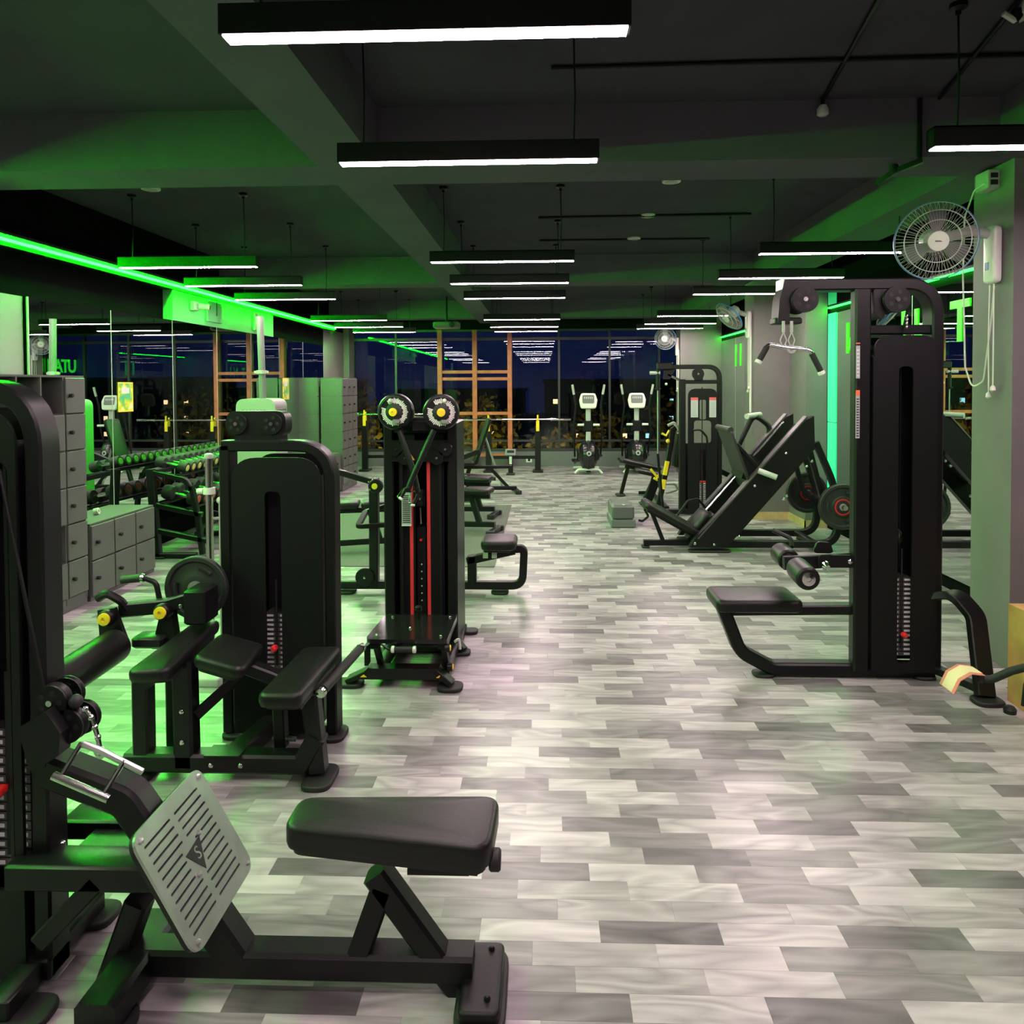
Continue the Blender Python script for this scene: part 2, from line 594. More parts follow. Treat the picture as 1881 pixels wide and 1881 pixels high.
# ---- ceiling slab and concrete beams
ceiling = struct('ceiling', MB().bb(XL - .3, XR + .3, YN, YF + .2, ZC, ZC + .2), M_CEIL)
bm_ = obj('beam', MB().bb(-1.30, -0.95, YN, YF - .02, 2.92, ZC + .01), M_BEAM, ceiling)
for (y0, y1) in ((-.5, -.1), (4.23, 4.63), (9.07, 9.47), (13.75, 14.15)):
    for (x0, x1) in ((XL, -1.30), (-0.95, 2.55)):
        obj('beam', MB().bb(x0, x1, y0, y1, 2.92, ZC + .01), M_BEAM, ceiling)
obj('beam', MB().bb(2.55, 2.97, YN, YF - .02, 2.92, ZC + .01), M_BEAM, ceiling)

# ---- left wall: painted wall, mirror panels, dark band with the LED line
wl_ = struct('wall_left', MB().bb(XL - .25, XL, YN, YF + .1, -.1, ZC + .1), M_WALL_BLACK)
obj('wall_panel', MB().bb(XL, XL + .008, YN, 5.58, 0, 2.36), M_WALL_GREY, wl_)
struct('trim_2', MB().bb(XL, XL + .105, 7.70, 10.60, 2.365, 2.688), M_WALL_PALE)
obj('wall_panel', MB().bb(XL, XL + .008, 12.62, 13.35, 0, 2.36), M_WALL_GREY, wl_)
obj('wall_panel', MB().bb(XL, XL + .006, 13.36, 14.95, 0, 2.72), M_WALL, wl_)
mir_edges = [5.60, 6.64, 7.70, 8.70, 9.66, 10.62, 11.60, 12.60]
mw = thing('wall_mirror', 'long silvered mirror of seven panels on the left wall behind the dumbbell rack', 'mirror', (XL, 5.6, .48))
for a, c in zip(mir_edges[:-1], mir_edges[1:]):
    obj('mirror_panel', MB().bb(XL + .001, XL + .009, a + .003, c - .003, .48, 2.36), M_MIRROR, mw, smooth=False)
obj('mirror_edge', MB().bb(XL + .001, XL + .012, 5.585, 5.60, .48, 2.36), M_LGREY, mw)
for yv in mir_edges[1:]:
    obj('mirror_seam', MB().bb(XL + .002, XL + .0105, yv - .004, yv + .004, .48, 2.36), M_LGREY, mw)
MIRROR_TURN = math.radians(1.6)          # the mirror stands slightly off the wall at its far end
obj('backing', MB().bb(XL - .03, XL + .001, 5.60, 12.60, .46, 2.365), M_WALL_BLACK, mw)
mw.rotation_euler.z = -MIRROR_TURN
mw.location.x += .03
struct('baseboard_left', MB().bb(XL, XL + .015, YN, YF, 0, .08), M_WALL_BLACK)
led = thing('led_strip', 'long glowing green light strip running along the left wall below the ceiling', 'light strip', (XL, 4.8, 2.74))
obj('channel', MB().bb(XL + .001, XL + .11, 0.5, 13.75, 2.692, 2.775), M_BLACK, led)
obj('shade_lip', MB().bb(XL + .1101, XL + .20, 0.5, 13.75, 2.750, 2.775), M_BLACK, led)  # added to keep the strip's light off the ceiling
obj('led_tape', MB().bb(XL + .1105, XL + .130, 0.5, 13.75, 2.725, 2.745), M_LED, led)

# ---- right side: pillars, recessed mirror bays
wr = struct('wall_right', MB().bb(XR, XR + .25, YN, YF + .1, -.1, ZC + .1), M_WALL_BLACK)
def pillar(n, x0, y0, y1):
    return struct('wall_pillar_%d' % n, MB().bb(x0, XR, y0, y1, -.02, 2.93), M_WALL)
p1 = pillar(1, 2.655, 4.27, 4.66)
p2 = pillar(2, 2.56, 9.08, 9.50)
obj('pilaster', MB().bb(2.99, 3.23, 8.52, 9.08, 0, 2.93), M_WALL, p2)
p3 = pillar(3, 2.50, 13.62, 14.05)
t2 = struct('trim_1', MB().bb(2.55, 3.0, 9.064, 9.08, 0, .085), M_PINE)
obj('return_board', MB().bb(2.974, 2.99, 8.504, 9.065, 0, .085), M_PINE, t2)
obj('return_board', MB().bb(2.974, 3.235, 8.504, 8.52, 0, .085), M_PINE, t2)
obj('return_board', MB().bb(2.544, 2.56, 9.064, 9.5, 0, .085), M_PINE, t2)
struct('baseboard_right', MB().bb(XR - .012, XR, 4.67, 13.6, 0, .07), M_WALL_BLACK)
def bay_mirror(label, ys):
    t = thing('wall_mirror', label, 'mirror', (XR, ys[0], .1))
    for a, c in zip(ys[:-1], ys[1:]):
        obj('mirror_panel', MB().bb(XR - .013, XR - .005, a + .003, c - .003, .10, 2.44), M_MIRROR, t, smooth=False)
    for yv in ys[1:-1]:
        obj('mirror_seam', MB().bb(XR - .0145, XR - .006, yv - .004, yv + .004, .10, 2.44), M_LGREY, t)
    return t
bay_mirror('tall mirror in the recess behind the lat pulldown machine', [4.68, 5.64, 6.60, 7.56, 8.50])
bay_mirror('tall mirror in the far recess beyond the leg press', [9.52, 10.54, 11.56, 12.58, 13.60])
for lab, y0, y1 in (('glowing green light strip over the mirror behind the lat pulldown machine', 4.70, 8.48), ('glowing green light strip over the mirror in the far right recess', 9.55, 13.58)):
    t = thing('led_strip', lab, 'light strip', (XR, y0, 2.5))
    obj('channel', MB().bb(XR - .035, XR, y0, y1, 2.518, 2.54), M_BLACK, t)
    obj('led_tape', MB().bb(XR - .032, XR - .006, y0, y1, 2.503, 2.517), M_LED_DIM, t)
M_EDGE_GLOW = mat('mint_edge_glow', (.05, .6, .28), .3, emit=(.03, .80, .30), estr=.55)  # emission imitates the pilaster's LED-lit reflection at the mirror edge, panels added
M_EDGE_GLOW_DIM = mat('mint_edge_glow_dim', (.05, .5, .24), .3, emit=(.03, .55, .2), estr=.3)
for za, zb_, mm, lab in ((.10, 1.215, M_EDGE_GLOW, 'lower added panel imitating mint green glow at the mirror edge beside the middle pillar'), (1.222, 2.445, M_EDGE_GLOW, 'middle added panel imitating mint green glow at the mirror edge beside the middle pillar'), (2.545, 2.90, M_EDGE_GLOW_DIM, 'dim added panel imitating green glow, top of the mirror edge beside the middle pillar')):
    ap = obj('edge_glow', MB().bb(XR - .022, XR - .014, 8.27, 8.50, za, zb_), mm)
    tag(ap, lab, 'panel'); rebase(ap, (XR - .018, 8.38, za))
# green lettering fixed to the mirrors
def letters(s, label, y_list, zc, size):
    t = thing('mirror_lettering', label, 'lettering', (XR - .02, y_list[0], zc))
    for ch, yy in zip(s, y_list):
        text_mesh('letter', ch, size, (XR - .017, yy, zc), (0, 1, 0), (0, 0, 1), M_LETTER, t, depth=.003, offset=.012)
    return t
letters('NINT', 'big green letters stuck high on the mirror behind the lat pulldown machine', [7.85, 6.75, 6.40, 5.85], 2.12, .44)
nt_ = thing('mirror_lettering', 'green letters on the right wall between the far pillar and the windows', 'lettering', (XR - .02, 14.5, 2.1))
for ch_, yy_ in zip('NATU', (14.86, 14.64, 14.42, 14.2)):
    text_mesh('letter', ch_, .40, (XR - .006, yy_, 2.12), (0, -1, 0), (0, 0, 1), M_LETTER_BOOST, nt_, depth=.003, offset=.010)
letters('III', 'three green letter strokes stuck on the mirror in the far right recess', [12.55, 12.25, 11.95], 2.12, .50)

# ---- window wall at the far end
wb_ = struct('wall_back', MB().bb(XL, XR, YF, YF + .2, -.1, .30), M_GREY_PLASTIC)
obj('lintel', MB().bb(XL, XR, YF, YF + .2, 2.80, ZC), M_WALL_BLACK, wb_)
obj('side_pier', MB().bb(XL, XL + .12, YF - .3, YF + .2, 0, ZC), M_WALL, wb_)
M_FRAME = mat('dark_window_frame', (0.03, 0.03, 0.032), 0.4)
win = struct('window_1', MB().bb(XL + .1, XR, YF + .02, YF + .08, .30, .36), M_FRAME)
mull = [-3.93, -3.05, -2.12, -1.41, -0.70, 0.30, 1.33, 2.33, 3.22]
obj('rail', MB().bb(XL + .1, XR, YF + .02, YF + .08, 2.58, 2.63), M_FRAME, win)
obj('rail', MB().bb(XL + .1, XR, YF + .02, YF + .08, .50, .54), M_FRAME, win)
obj('rail', MB().bb(XL + .1, XR, YF + .02, YF + .08, 2.76, 2.81), M_FRAME, win)
for x in mull:
    obj('mullion', MB().bb(x - .02, x + .02, YF + .02, YF + .085, .30, 2.8), M_FRAME, win)
for a, c in zip(mull[:-1], mull[1:]):
    obj('pane', MB().bb(a + .02, c - .02, YF + .045, YF + .053, .36, 2.58), M_GLASS, win, smooth=False)
    obj('pane', MB().bb(a + .02, c - .02, YF + .045, YF + .053, 2.63, 2.76), M_GLASS, win, smooth=False)
of = thing('climbing_frame', 'rust orange steel frame of square bars standing against the dark windows', 'frame', (-1.4, YF - .12, 0))
for x, z0 in ((-2.12, 0), (-1.41, 0), (-0.70, 0)):
    obj('upright', MB().bb(x - .045, x + .045, YF - .17, YF - .08, z0, 2.78), M_ORANGE_FRAME, of)
for z in (1.93, 1.79, 1.09, .24):
    obj('crossbar', MB().bb(-2.08, -0.74, YF - .15, YF - .10, z - .03, z + .03), M_ORANGE_FRAME, of)
so = thing('wall_socket', 'small pale wall socket low under the far window', 'socket', (-.30, YF, .12))
obj('plate', MB().bb(-.38, -.26, YF - .012, YF, .08, .18, .004), M_WHITE, so)
obj('inset', MB().bb(-.345, -.295, YF - .016, YF - .012, .105, .155), M_DARK, so)

# ---- wall behind the camera
wf = struct('wall_front', MB().bb(XL, XR, YN - .2, YN, -.1, ZC + .1), M_WALL)

# ---- pendant lamps in three rows
def lamp(xc, y, label, L=1.16, n_c=True):
    t = thing('linear_pendant_lamp', label, 'lamp', (xc, y, 2.62), 'linear pendant lamps')
    zb = 2.645
    hb = MB()
    hb.bb(xc - L / 2, xc + L / 2, y - .035, y - .028, zb, zb + .085)
    hb.bb(xc - L / 2, xc + L / 2, y + .028, y + .035, zb, zb + .085)
    hb.bb(xc - L / 2, xc + L / 2, y - .035, y + .035, zb + .078, zb + .085)
    hb.bb(xc - L / 2, xc - L / 2 + .008, y - .034, y + .034, zb, zb + .084)
    hb.bb(xc + L / 2 - .008, xc + L / 2, y - .034, y + .034, zb, zb + .084)
    obj('housing', hb, M_BLACK, t, smooth=False)
    obj('diffuser', MB().bb(xc - L / 2 + .009, xc + L / 2 - .009, y - .0275, y + .0275, zb - .003, zb + .016), M_LAMP, t, smooth=False)
    for s in (-1, 1):
        x = xc + s * .47
        obj('cable', MB().tube([(x, y, zb + .085), (x + .006, y, zb + .3), (x, y, ZC - .02)], .0045, 5), M_BLACK, t)
        cb = MB().lathe([(.035, 0), (.035, -.02), (.012, -.03), (.01, -.05)], (x, y, ZC), EZ, 12)
        obj('canopy', cb, M_BLACK, t)
ords = ['nearest', 'second', 'third', 'fourth', 'fifth', 'sixth', 'seventh', 'eighth', 'ninth', 'tenth']
for nm, xc, ys in (('middle', -.335, [2.10, 3.29, 5.92, 7.17, 8.40, 11.12, 12.50, 13.55]),
                   ('left', -2.95, [6.03, 7.15, 8.32, 11.05, 12.3, 13.5]),
                   ('right', 2.22, [3.20, 5.70, 7.00, 8.20, 10.75, 12.10, 13.1])):
    for i, yy in enumerate(ys):
        lamp(xc, yy, 'black linear pendant lamp with glowing white strip, %s of the %s row' % (ords[i], nm))
for xc, yy, w in ((-2.95, 2.85, 'left of the row machine tower'), (-2.95, 1.65, 'left of the camera'), (-.335, .9, 'over the camera'), (2.2, 1.9, 'to the right of the camera'), (-.335, -1.6, 'behind the camera'), (-2.95, -1.6, 'behind the camera on the left'), (2.2, -1.6, 'behind the camera on the right')):
    lamp(xc, yy, 'black linear pendant lamp with glowing white strip %s' % w)

# ---- ceiling fittings
for i, (x, y, w) in enumerate(((-3.15, 5.83, 'above the left mirror'), (1.0, 5.83, 'nearest of three in a line'), (.98, 7.0, 'middle of three in a line'), (.98, 8.08, 'farthest of three in a line'), (.7, 10.4, 'beyond the second beam'), (1.0, 11.6, 'beyond the second beam near the far windows'))):
    t = thing('ceiling_detector', 'small round white ceiling fitting, %s' % w, 'ceiling fitting', (x, y, ZC), 'round ceiling fittings')
    obj('rim', MB().lathe([(.075, 0), (.072, -.014), (.058, -.016)], (x, y, ZC), EZ, 20), M_WHITE, t)
    obj('face', MB().lathe([(.056, -.01), (.05, -.02), (.02, -.023)], (x, y, ZC), EZ, 20), M_LGREY, t)
cd = [('black conduit running across the near ceiling bay', [(.04, 3.72, 3.235), (3.0, 3.66, 3.235)]),
      ('black conduit running along the near ceiling bay to a small white fitting', [(1.25, 2.3, 3.235), (1.56, 4.2, 3.235)]),
      ('thin conduit on the near ceiling bay beside the right beam', [(1.85, 2.6, 3.235), (2.2, 4.2, 3.235)]),
      ('conduit across the second ceiling bay linking lamp cables', [(-.05, 7.0, 3.235), (1.93, 6.95, 3.235)]),
      ('conduit across the second ceiling bay behind the round fittings', [(-.05, 8.1, 3.235), (1.8, 8.1, 3.235)])]
for lab, pts in cd:
    o = obj('ceiling_conduit', MB().tube(pts, .012, 8), M_BLACK)
    tag(o, lab, 'conduit')
t = thing('beam_conduit', 'black conduit running down the first cross beam to an angled bracket', 'conduit', (2.10, 4.21, 2.9))
obj('pipe', MB().tube([(2.10, 4.215, 3.24), (2.10, 4.215, 2.91)], .013, 8), M_BLACK, t)
obj('bracket', MB().sweep([(2.12, 4.22, 2.90), (2.0, 4.30, 2.86), (1.95, 4.40, 2.82)], .03, .03, EZ), M_BLACK, t)
obj('clamp', MB().disc((2.0, 4.30, 2.875), EZ, .025, .05, 10), M_BLACK, t)
t = thing('projector', 'dark ceiling projector on a short pole near the far windows', 'projector', (-1.75, 13.2, 2.68))
obj('body', MB().bb(-1.98, -1.52, 13.06, 13.36, 2.68, 2.80, .02), M_GREY_PLASTIC, t)
obj('lens', MB().lathe([(.05, 0), (.05, .03), (.035, .035)], (-1.64, 13.06, 2.74), (0, -1, 0), 16), M_DARK, t)
obj('pole', MB().tube([(-1.75, 13.2, 2.80), (-1.75, 13.2, 3.248)], .02, 10), M_BLACK, t)
t = thing('sprinkler', 'small white ceiling fitting hanging at the end of a black conduit', 'ceiling fitting', (1.56, 4.2, 3.14))
obj('stem', MB().tube([(1.56, 4.2, 3.25), (1.56, 4.2, 3.20)], .012, 8), M_BLACK, t)
obj('cap', MB().lathe([(.02, .06), (.032, .04), (.032, .01), (.018, 0)], (1.56, 4.2, 3.145), EZ, 14), M_WHITE, t)
t = thing('ceiling_hook', 'white and black ceiling hook holding a cable at the upper right', 'hook', (1.99, 3.2, 3.17))
obj('block', MB().bb(2.0, 2.07, 3.17, 3.23, 3.19, 3.25, .006), M_WHITE, t)
obj('wing', MB().tube([(1.93, 3.19, 3.2), (1.99, 3.2, 3.17), (2.05, 3.19, 3.2)], .012, 8, .02), M_WHITE, t)
obj('knob', MB().lathe([(.02, .03), (.025, 0), (.008, -.03)], (1.99, 3.2, 3.19), EZ, 10), M_BLACK, t)

# ================================================================ MACHINE BUILDING BLOCKS
def foot(t, x, y, sx, sy, h=.022, name='rubber_foot'):
    b = MB().cushion(rect(-sx / 2, -sy / 2, sx / 2, sy / 2, min(sx, sy) * .42), (x, y, 0), EX, EY, h, .007, 0)
    return obj(name, b, M_RUBBER, t)

def bolts(t, pts, axis=(0, -1, 0), r=.011, m_=None):
    for p in pts:
        obj('bolt', MB().lathe([(r, -.004), (r, .004), (r * .6, .009), (r * .15, .010)], p, axis, 8), m_ or M_CHROME, t)

def stack(t, x0, x1, y0, y1, z0, n, h, pin=None, side=-1):
    b = MB()
    for i in range(n):
        b.bb(x0, x1, y0, y1, z0 + i * h + .002, z0 + (i + 1) * h - .002)
    st = obj('weight_stack', b, M_STACK, t, smooth=False)
    lb = MB()
    for i in range(n):                                   # pale number plates on the stack
        zc = z0 + (i + .5) * h
        for a, c in ((.08, .36), (.64, .92)):
            lb.bb(x0 + (x1 - x0) * a, x0 + (x1 - x0) * c, y0 - .0015, y0, zc - h * .22, zc + h * .2)
    obj('number_labels', lb, M_PALE, st, smooth=False, kind='stuff')
    obj('selector_rod', MB().tube([((x0 + x1) / 2, y0 - .004, z0 + .04), ((x0 + x1) / 2, y0 - .004, z0 + n * h + .16)], .006, 6), M_DARK, st)
    if pin is not None:
        xp = (x0 + x1) / 2
        pb = MB().lathe([(.006, 0), (.006, .02), (.014, .024), (.016, .045), (.010, .056)], (xp, y0, z0 + pin * h), (0, -1, 0), 10)
        obj('selector_pin', pb, M_RED, st)
    return st

def slot_tower(t, x0, x1, y, dep, ztop, slot, r=.11, fw=.045, arch=None, gap=.012, z0=.03, sr=None, stk=None, back=True):
    """weight tower: sheet shroud with a slot, tube frame around it, stack inside"""
    sx0, sx1, sz0, sz1 = slot
    ins = fw + gap
    o = rect(x0 + ins, z0, x1 - ins, ztop - fw - .03)
    o = round_poly(o, [.01, .01, sr or r * .9, sr or r * .9], 7)
    hole = rect(sx0, sz0, sx1, sz1, (sx1 - sx0) * .35, 4)
    obj('front_shroud', MB().prism(o, (0, y, 0), EX, EZ, .012, [hole]), M_SHROUD, t)
    i2 = ins + .035
    if back:
        o2 = round_poly(rect(x0 + i2, z0, x1 - i2, ztop - fw - .03), [.01, .01, r * .7, r * .7], 7)
        obj('rear_shroud', MB().prism(o2, (0, y + dep, 0), EX, EZ, .012), M_SHROUD, t)
    for xa in (x0 + i2, x1 - i2 - .01):
        obj('side_panel', MB().bb(xa, xa + .01, y + .007, y + dep - .007, z0, ztop - fw - r), M_BLACK, t, smooth=False)
    if stk:
        a, n, h, pin = stk
        stack(t, sx0 - .02, sx1 + .02, y + .03, y + min(.15, dep * .6), a, n, h, pin)
    obj('inner_panel', MB().bb(sx0 - .05, sx1 + .05, y + dep * .75, y + dep * .75 + .006, z0, sz1 + .05), M_DARK, t, smooth=False)

def pulley(t, c, axis, r=.055, w=.025, name='pulley', spokes=True):
    b = MB().lathe([(r * .25, -w / 2), (r, -w / 2), (r, -w * .3), (r * .88, 0), (r, w * .3), (r, w / 2), (r * .25, w / 2)], c, axis, 22)
    p = obj(name, b, M_BLACK, t)
    u, v, n = frame_of(axis)
    c = V(c)
    if spokes:
        sb = MB()
        for k in range(5):
            a = 2 * PI * k / 5 + .3
            d = u * math.cos(a) + v * math.sin(a)
            for s in (-1, 1):
                sb.lathe([(r * .17, 0), (r * .17, .0012), (r * .05, .0014)], c + d * r * .58 + n * (s * w / 2), n * s, 10)
        obj('spoke_hole', sb, M_DARK, p, kind='stuff')
    hb = MB().lathe([(r * .18, -w / 2 - .006), (r * .18, w / 2 + .006)], c, axis, 12)
    obj('axle', hb, M_CHROME, p)
    return p

def plate(t, c, axis, r=.225, w=.045, ring=None, name='weight_plate'):
    """ribbed rubber weight disc with a steel hub and three grip slots"""
    b = MB().lathe([(.03, -w / 2 + .004), (r * .42, -w / 2 + .003), (r * .48, -w * .26), (r * .80, -w * .26), (r * .86, -w / 2), (r * .97, -w / 2), (r, -w * .35), (r, w * .35), (r * .97, w / 2), (r * .86, w / 2), (r * .80, w * .26), (r * .48, w * .26), (r * .42, w / 2 - .003), (.03, w / 2 - .004)], c, axis, 36)
    p = obj(name, b, M_RUBBER, t)
    u, v, n = frame_of(axis)
    c = V(c)
    sb = MB()
    for k in range(3):
        a0 = 2 * PI * k / 3 + .5
        pts = []
        for j in range(7):
            a = a0 - .32 + .64 * j / 6
            pts.append(c + (u * math.cos(a) + v * math.sin(a)) * r * .64 + n * (-w * .27))
        sb.tube(pts, r * .075, 6)
    obj('grip_slot', sb, M_DARK, p, kind='stuff')
    if ring:
        for s in (-1, 1):
            obj('colour_ring', MB().ring(c + n * (s * w * .5), n, r * .36, r * .30, .004, 30), ring, p)
    obj('hub', MB().lathe([(.034, -w / 2 - .004), (.034, w / 2 + .004)], c, axis, 20), M_STEEL, p)
    return p

def roller(t, p0, p1, r, name='roller_pad', cap=True):
    p0, p1 = V(p0), V(p1)
    d = (p1 - p0)
    L = d.length
    b = MB().lathe([(r * .82, 0), (r * .97, .008), (r, .022), (r, L - .022), (r * .97, L - .008), (r * .82, L)], p0, d, 28)
    o = obj(name, b, M_LEATHER, t)
    if cap:
        for c, n in ((p0, -d), (p1, d)):
            obj('end_cap', MB().lathe([(r * .58, 0), (r * .55, .008), (r * .2, .012), (r * .18, .004), (r * .05, .004)], c, n, 20), M_CHROME, o)
    return o

# ================================================================ LOW ROW MACHINE (foreground left)
YC = 1.97
t = thing('low_row_machine', 'black seated row machine in the left foreground with slotted steel footplate', 'gym machine', (-.65, YC, 0))
obj('base_beam', MB().sweep([(-1.10, YC, .072), (-.20, YC, .072)], .082, .076), M_BLACK, t)
obj('cross_foot', MB().sweep([(-1.13, 1.76, .066), (-1.13, 2.10, .066)], .105, .085, EX), M_BLACK, t)
foot(t, -1.135, 1.80, .15, .16, .026)
foot(t, -1.135, 2.06, .15, .14, .026)
fp = MB().cushion(rect(-.055, -.125, .055, .125, .022), (-.175, 1.945, .022), EX, EY, .035, .012, 0)
obj('foot_plate', fp, M_BLACK, t)
foot(t, -.175, 1.945, .135, .29, .024)
bolts(t, [(-.155, 2.035, .058), (-.155, 1.865, .058)], EZ, .009, M_BLACK)
obj('seat_leg', MB().sweep([(-0.532, 1.970, 0.047), (-0.446, 1.970, 0.287)], .07, .062), M_BLACK, t)  # points baked from image pixels at a chosen depth, likewise in later machines
obj('seat_leg', MB().sweep([(-0.226, 1.970, -0.013), (-0.468, 1.970, 0.323)], .07, .068), M_BLACK, t)
obj('gusset', MB().prism([(a[0], a[2]) for a in ((-0.343, 1.970, 0.026), (-0.305, 1.970, 0.103), (-0.253, 1.970, -0.003))], (0, YC, 0), EX, EZ, .012), M_BLACK, t)
# seat: tapered upholstered pad, wide end towards the aisle
so = [(-.690, 1.868), (-.138, 1.790), (-.128, 2.035), (-.690, 2.015)]
obj('seat_pad', MB().cushion(round_poly(so, [.05, .055, .05, .05], 6), (0, 0, .435), EX, EY, .068, .016, .008), M_LEATHER, t)
obj('seat_base', MB().prism(round_poly([(-.675, 1.885), (-.155, 1.81), (-.145, 2.02), (-.675, 2.0)], .04), (0, 0, .426), EX, EY, .016), M_RUBBER, t)
b = MB()
b.bb(-.52, -.16, 1.90, 1.98, .395, .42).bb(-.36, -.20, 1.86, 1.99, .385, .40)
b.prism([(-.36, .42), (-.16, .42), (-.18, .375), (-.32, .385)], (0, 1.88, 0), EX, EZ, .01)
obj('seat_bracket', b, M_BLACK, t, smooth=False)
obj('adjust_knob', MB().disc((-.132, 1.86, .43), EX, .028, .03, 16), M_RUBBER, t)
bolts(t, [(-.345, 1.872, .40), (-.27, 1.872, .388)], (0, -1, 0), .008)
# bent main post and strut
obj('main_post', MB().sweep([(-1.368, 1.970, 0.599), (-1.153, 1.970, 0.519), (-0.849, 1.970, 0.072)], .085, .09, fil=.07), M_BLACK, t)
obj('strut', MB().sweep([(-1.128, 1.970, 0.231), (-1.230, 1.970, -0.043)], .07, .065), M_BLACK, t)
for (za, zb_, y_) in ((.305, .375, 1.93), (.30, .36, 2.16)):
    obj('link_beam', MB().bb(-1.45, -1.02 if y_ < 2 else -1.09, y_ - .05, y_ + .05, za, zb_, .006), M_BLACK, t)
obj('link_plate', MB().bb(-1.34, -1.02, 1.97, 2.12, .33, .338), M_BLACK, t)
# slotted steel footplate, tilted towards the seat
fo, fu = V(-.965, 1.965, .3625), V(.164, 0, -.295).normalized()
fv = V(0, 1, 0)
holes = []
for k in range(14):
    uu = -.150 + k * .0232
    if abs(uu) < .135:
        for (a, c) in ((-.155, -.028), (-.005, .128)):
            if k in (5, 6, 7, 8):
                if a < -.1: c = -.05
                else: a = .022
            holes.append(rect(uu - .0032, a, uu + .0032, c, .003, 2))
ol = round_poly([(-.171, -.182), (.171, -.182), (.171, .182), (-.171, .182)], .045, 6)
fpo = obj('footplate', MB().prism(ol, fo, fu, fv, .008, holes), M_STEEL, t, smooth=False)
fn = fu.cross(fv)
if fn.z < 0: fn = -fn
obj('plate_backing', MB().prism(round_poly([(-.168, -.179), (.168, -.179), (.168, .179), (-.168, .179)], .045, 6), fo - fn * .012, fu, fv, .012), M_DARK, t)
bolts(fpo, [fo + fu * a + fv * c + fn * .004 for a, c in ((-.148, -.155), (.148, -.155), (.148, .155), (-.148, .155), (-.035, .04), (.04, -.035))], fn, .0075, M_STEEL)
# triangular emblem with an S-shaped stroke
emb = obj('emblem', MB().prism([(-.03, .038), (.048, .0), (-.022, -.046)], fo + fn * .0048, fu, fv, .001), M_DARK, fpo)
text_mesh('emblem_stroke', 'S', .05, fo + fn * .0056, fv, -fu, M_STEEL, fpo, depth=.0004)
# pulley head on top of the post
hb = MB().prism([(a[0], a[2]) for a in ((-1.396, 1.900, 0.750), (-1.372, 1.900, 0.654), (-1.361, 1.900, 0.632), (-1.288, 1.900, 0.678), (-1.281, 1.900, 0.737), (-1.320, 1.900, 0.795))], (0, 1.90, 0), EX, EZ, .05)
obj('pulley_bracket', hb, M_BLACK, t)
for q in ((-1.336, 1.930, 0.801), (-1.292, 1.930, 0.736)):
    pulley(t, q, EY, .046, .03)
    pulley(t, (q[0] + .006, q[1] + .05, q[2]), EY, .046, .02)
obj('cable_stop', MB().ball((-1.274, 1.930, 0.800), .019, 10), M_RUBBER, t)
ch = MB()
cp = [V(*p) for p in ((-1.241, 1.920, 0.783), (-1.225, 1.920, 0.760), (-1.216, 1.920, 0.734), (-1.208, 1.920, 0.706), (-1.203, 1.920, 0.676))]
ch.tube(cp, .006, 8)
for p in cp: ch.ball(p, .009, 6)
obj('cable_chain', ch, M_CHROME, t)
# chrome row handle resting on the post
hd = thing('row_handle', 'chrome double row handle lying on the sloping post of the front row machine', 'handle', (-1.182, 1.900, 0.649))
obj('spine', MB().tube([(-1.239, 1.905, 0.696), (-1.192, 1.905, 0.678), (-1.078, 1.905, 0.622)], .009, 8), M_STEEL, hd)
for a, c in (((-1.244, 1.905, 0.698), (-1.258, 1.840, 0.640)), ((-1.128, 1.905, 0.651), (-1.146, 1.840, 0.595))):
    obj('side_arm', MB().tube([a, c], .0065, 8), M_CHROME, hd)
obj('grip', MB().tube([(-1.278, 1.840, 0.644), (-1.132, 1.840, 0.584)], .0112, 12), M_CHROME, hd)
obj('eye', MB().ring((-1.203, 1.920, 0.666), (.3, 1, .2), .018, .009, .01, 14), M_STEEL, hd)
# tower
TX0, TX1, TY = -1.76, -1.362, 1.93
slot_tower(t, TX0, TX1, TY, .14, 1.675, (-1.525, -1.447, .28, 1.45), r=.12, fw=.05, stk=(.32, 15, .026, 9))
obj('tower_frame', MB().sweep([(TX1 - .025, TY + .05, .03), (TX1 - .025, TY + .05, 1.65), (TX0 + .025, TY + .05, 1.65), (TX0 + .025, TY + .05, .03)], .085, .05, fil=.19, seg=8), M_BLACK, t)
obj('tower_base', MB().bb(TX0, TX1 + .0, 1.93, 2.02, .02, .08, .006), M_BLACK, t)
foot(t, -1.36, 1.84, .13, .12); foot(t, -1.40, 2.20, .13, .12)
obj('base_rail', MB().bb(TX1 - .09, TX1 - .02, 1.80, 2.22, .02, .075, .005), M_BLACK, t)
obj('brace', MB().sweep([(TX1, 1.90, .16), (-1.20, 1.90, .33)], .04, .05), M_BLACK, t)
obj('cable', MB().tube([(-1.505, 1.918, 1.30), (-1.448, 1.900, 1.430), (-1.342, 1.900, 0.842)], .0055, 8), M_BLACK, t)
bolts(t, [(TX1 + .001, 1.99, .62), (TX1 + .001, 1.99, .37)], EX, .01)

